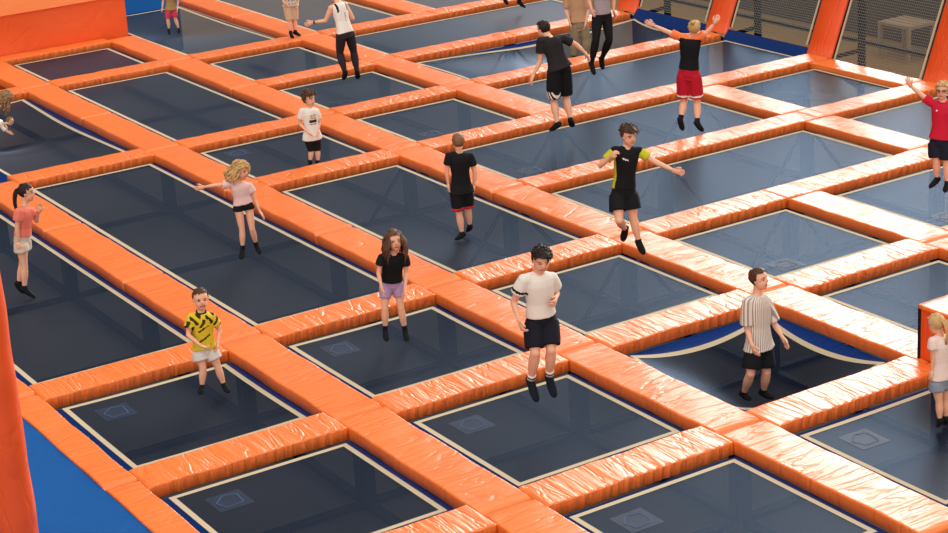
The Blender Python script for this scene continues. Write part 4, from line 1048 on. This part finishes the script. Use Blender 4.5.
def hairtie(mb, c):
    mb.tube([c['hp'](0, -.40, .22), c['hp'](0, -.50, .21)], [.09 * c['HH']] * 2, 10); return 'hair_tie', FB('tie_grey', (150, 130, 110))
def headband(mb, c):
    pts = [c['hp'](.40 * math.sin(t), .0 - .10 * math.cos(t), .13 + .43 * math.cos(t)) for t in np.linspace(-1.7, 1.7, 15)]
    mb.tube(pts, [.035 * c['HH']] * 15, 6); return 'headband', FB('band_beige', (190, 170, 140))

YEL, YBK = FB('yellow', (212, 186, 40)), FB('yellow_black', (48, 40, 22))
make_person('coral', 'ponytail girl in coral t-shirt and pale shorts standing on the bed at the left edge', dict(
    shirt=dict(mats=[FB('coral', (226, 120, 100))], hem=.045, sleeve=.5), shorts=dict(mats=[FB('pale_denim', (196, 184, 168))], len=.34, flare=.012, label='pale grey cut-off shorts'), socks=SOCKS,
    hair=dict(mat=H_dark, thick=1.06, rough=.02, tufts=10, tail=1.45, line=.32), curl=dict(R=.5, L=.5), slim=.93, extra=[]))
make_person('yellow', 'small boy in yellow and black patterned shirt and white shorts, smiling at the camera', dict(
    shirt=dict(mats=[YEL, YBK], fn=fn_yellow, hem=.01, sleeve=.6, sflare=.016, grow=.018), shorts=dict(mats=[FB('off_white', (206, 196, 188))], len=.52, flare=.02), socks=SOCKS,
    hair=SHORT(H_brown, line=.38, tufts=30, tuft_len=.08), curl=dict(R=1.3, L=1.2), extra=[collar(YBK)]))
make_person('pink', 'curly blonde girl in pale pink top and black shorts balancing with one arm out', dict(
    shirt=dict(mats=[FB('pale_pink', (224, 188, 182))], hem=.02, sleeve=.42, sflare=.012, grow=.012), shorts=dict(mats=[BLACK], len=.13, flare=0, mul=1.02), socks=dict(h=.055, mats=[SOCK]), slim=.9,
    hair=dict(mat=H_blond, thick=1.12, rough=.10, tufts=120, tuft_len=.22, lift=.5, long=.62, n=46, curl=.09, flare=.5, spread=120, line=.30, blow=(.15, .35, .1)), curl=dict(R=.2, L=.4), thumb_up='R'))
make_person('blackgirl', 'girl with long brown hair in black t-shirt and lilac shorts standing on her bed', dict(
    shirt=dict(mats=[BLACK], hem=.03, sleeve=.5), shorts=dict(mats=[FB('lilac', (172, 144, 178))], len=.52, flare=0, mul=1.03, lgrow=.006), socks=dict(h=.065, mats=[SOCK]), slim=.92,
    hair=dict(mat=H_mid, thick=1.07, rough=.03, tufts=20, long=1.05, n=80, curl=.07, flare=.30, spread=140, line=.33), curl=dict(R=.35, L=.35)))
make_person('whitetee', 'tall dark-haired boy in white t-shirt and black shorts in mid-jump looking down', dict(
    shirt=dict(mats=[WHITE, BLACK], fn=fn_band, hem=.03, sleeve=.58, sflare=.014), shorts=dict(mats=[NAVY], len=.84, flare=.014), socks=dict(h=.02, mats=[FB('sock_navy', (16, 22, 36))], cuff=[WHITE, BLACK]),
    hair=SHORT(H_dark, thick=1.09, tufts=80, tuft_len=.14, line=.30), curl=dict(R=1.4, L=1.4)))
make_person('green', 'jumping boy in black shirt with yellow-green sleeves and black shorts', dict(
    shirt=dict(mats=[BLACK, FB('lime', (190, 188, 42)), WHITE], fn=fn_green, hem=.03, sleeve=.62, sflare=.008, grow=.012), shorts=dict(mats=[BLACK], len=.62, flare=.018), socks=SOCKS,
    hair=SHORT(H_brown, thick=1.10, tufts=110, tuft_len=.17, lift=.7, line=.30), curl=dict(R=1.5, L=.5), thumb_up='L'))
ST = mat_stripes()
pr = make_person('stripe', 'boy in white pin-striped shirt and black shorts standing deep in a sagging bed', dict(
    shirt=dict(mats=[ST], hem=-.012, sleeve=.85, sflare=.022, grow=.024, flare=.016), shorts=dict(mats=[BLACK], len=.78, flare=.022), socks=SOCKS,
    hair=SHORT(H_brown, thick=1.07, tufts=40, tuft_len=.10, line=.36), curl=dict(R=.5, L=.25)))
for o in pr.children:
    if o.name.startswith('t_shirt'):
        Pp = PEOPLE['stripe']; ff = V3([*Pp['f'], 0]); rr = np.cross(ff, [0, 0, 1.]); G_ = V3(Pp['G']); pl = V3(Pp['J']['pelvis']) - G_
        at = o.data.attributes.new('across', 'FLOAT', 'POINT')
        # distance round the body so that the stripes keep their pitch on the sides too
        vals = []
        for v in o.data.vertices:
            q = V3(v.co) - pl; vals.append(math.atan2(q @ rr, q @ ff) * .15)
        at.data.foreach_set('value', vals)
make_person('backboy', 'boy in black t-shirt and black shorts with red bands, seen from behind', dict(
    shirt=dict(mats=[BLACK], hem=-.03, sleeve=.55), shorts=dict(mats=[BLACK, FB('red_band', (206, 44, 52))], fn=fn_redback, len=.84, flare=.014), socks=SOCKS,
    hair=SHORT(H_lb, thick=1.04, tufts=20, tuft_len=.06, nape=-.22), curl=dict(R=.6, L=.6)))
make_person('man', 'man in dark t-shirt and black shorts with white stripes, jumping with his back turned', dict(
    shirt=dict(mats=[FB('charcoal', (34, 31, 32))], hem=-.03, sleeve=.6, grow=.014), shorts=dict(mats=[BLACK, WHITE], fn=fn_man, len=.90, flare=.02), socks=dict(h=.0, mats=[SOCK]),
    hair=SHORT(H_dark, thick=1.06, tufts=60, tuft_len=.09, nape=-.26), curl=dict(R=.6, L=.6), build=1.04))
make_person('redshorts', 'jumper in black top with orange sleeves and red shorts, arms spread wide', dict(
    shirt=dict(mats=[BLACK, FB('orange_sleeve', (236, 122, 70))], fn=fn_redtop, hem=.03, sleeve=.62, grow=.014), shorts=dict(mats=[FB('red', (178, 22, 42)), WHITE], fn=fn_redshorts, len=.84, flare=.018), socks=dict(h=.05, mats=[SOCK]),
    hair=dict(mat=H_blond, thick=1.06, rough=.03, tufts=50, tuft_len=.10, bun=(0, -.32, .52), nape=-.28), curl=dict(R=.9, L=.6), thumb_up='RL'))
make_person('redboy', 'blond boy with glasses in red polo and navy shorts jumping at the right edge', dict(
    shirt=dict(mats=[FB('red_polo', (196, 26, 54))], hem=.02, sleeve=.6, sflare=.014), shorts=dict(mats=[FB('navy', (20, 24, 40))], len=.78, flare=.018), socks=SOCKS,
    hair=SHORT(H_blond, thick=1.09, tufts=90, tuft_len=.14, lift=.5), curl=dict(R=.15, L=.4), extra=[glasses, chest_mark, collar(FB('red_polo', (196, 26, 54)))], thumb_up='R'))
make_person('blonde', 'small blonde ponytail girl in pale top and denim shorts at the right edge', dict(
    shirt=dict(mats=[FB('cream_pink', (228, 204, 192))], hem=.0, sleeve=.45, sflare=.012), shorts=dict(mats=[FB('denim', (126, 136, 146))], len=.42, flare=.014), socks=SOCKS, slim=.95,
    hair=dict(mat=H_blond, thick=1.08, rough=.03, tufts=30, tuft_len=.08, tail=1.25, nape=-.24), curl=dict(R=.5, L=.5), extra=[headband]))
make_person('printtee', 'boy with windswept hair in white t-shirt with a dark chest print and black shorts', dict(
    shirt=dict(mats=[WHITE, FB('print_yellow', (178, 152, 84)), FB('print_black', (42, 38, 36))], fn=fn_print, hem=-.05, sleeve=.62, sflare=.014, grow=.02), shorts=dict(mats=[BLACK], len=1.05, flare=0, lgrow=.008, mul=1.06), socks=SOCKS,
    hair=SHORT(H_mid, thick=1.12, rough=.09, tufts=140, tuft_len=.24, lift=.9, line=.30), curl=dict(R=.4, L=.5)))
make_person('tank', 'woman in white tank top and dark leggings jumping with her back turned', dict(
    shirt=dict(name='tank_top', mats=[WHITE, BLACK, FB('print_grey', (120, 124, 134))], fn=fn_tank, hem=-.005, sleeve=0, grow=.008), shorts=dict(name='leggings', mats=[FB('plum_black', (42, 34, 40))], len=1.94, flare=0, lgrow=.005, mul=1.04), socks=dict(h=.01, mats=[SOCK]),
    hair=dict(mat=H_dark, thick=1.06, rough=.02, tufts=30, tuft_len=.06, bun=(0, -.45, .15)), curl=dict(R=.4, L=.35), extra=[watch], thumb_up='L'))
make_person('skinny', 'jumper in grey top and black skinny trousers, cut by the top edge', dict(
    shirt=dict(mats=[FB('mauve_grey', (158, 146, 150))], hem=.0, sleeve=.9), shorts=dict(name='trousers', mats=[BLACK], len=1.93, flare=0, lgrow=.005, mul=1.05), socks=dict(h=.01, mats=[SOCK]),
    hair=dict(mat=H_brown, thick=1.07, tufts=20, long=1.0, n=50), curl=dict(R=.5, L=.5)))
make_person('beige', 'adult in tan top and khaki trousers standing in a sagging bed behind the jumpers', dict(
    shirt=dict(mats=[FB('tan', (190, 148, 112))], hem=.02, sleeve=.9, grow=.02), shorts=dict(name='trousers', mats=[FB('khaki', (148, 128, 98))], len=1.95, flare=.012, lgrow=.014), socks=SOCKS,
    hair=SHORT(H_brown), curl=dict(R=.5, L=.5)))
make_person('beigeshorts', 'child in beige knee shorts standing on the orange pads at the top', dict(
    shirt=dict(mats=[FB('greyish', (196, 184, 168)), FB('grey_spot', (110, 104, 100))], fn=lambda A, B, T, a: ((np.sin(A * 140) + np.sin(T * 120)) > 1.1) * 1, hem=-.03), shorts=dict(mats=[FB('beige', (202, 176, 144))], len=.98, flare=.012), socks=dict(h=.045, mats=[SOCK]),
    hair=SHORT(H_brown), curl=dict(R=.4, L=.5)))
make_person('pinkshorts', 'small child in pink shorts standing on the bed at the top left', dict(
    shirt=dict(mats=[FB('olive_tan', (158, 128, 78))], hem=-.02, sleeve=.6), shorts=dict(mats=[FB('pink_red', (212, 66, 92))], len=.85, flare=.006), socks=dict(h=.035, mats=[SOCK]),
    hair=SHORT(H_lb), curl=dict(R=.5, L=.5)))
make_person('feet', 'jumper of whom only two dark-socked feet show at the top edge', dict(
    shirt=dict(mats=[FB('slate', (90, 96, 110))]), shorts=dict(name='leggings', mats=[BLACK], len=1.9, flare=0, lgrow=.006, mul=1.05), socks=dict(h=.05, mats=[SOCK]),
    hair=SHORT(H_brown)))
make_person('crouch', 'person with tousled fair hair bending down at the left edge above the toddler', dict(
    shirt=dict(mats=[FB('grey_blue', (96, 100, 116))], hem=-.03), shorts=dict(name='leggings', mats=[BLACK], len=1.9, flare=0, lgrow=.006, mul=1.05), socks=SOCKS,
    hair=dict(mat=fabric('hair_sandy', (150, 116, 78), .6, .35, 30), thick=1.10, rough=.10, tufts=90, tuft_len=.2, long=.85, n=60, curl=.10, flare=.35, spread=170, line=.2)))
make_person('toddler', 'toddler in white top crawling on the bed at the left edge', dict(
    shirt=dict(mats=[WHITE], hem=-.02, sleeve=.95, grow=.014, sflare=.012), shorts=dict(name='trousers', mats=[NAVY], len=1.9, flare=0), socks=SOCKS, build=1.25, slim=1.25,
    hair=dict(mat=H_lb, thick=1.015, rough=.01, tufts=0, nape=-.1, line=.40), curl=dict(R=.3, L=.3)))
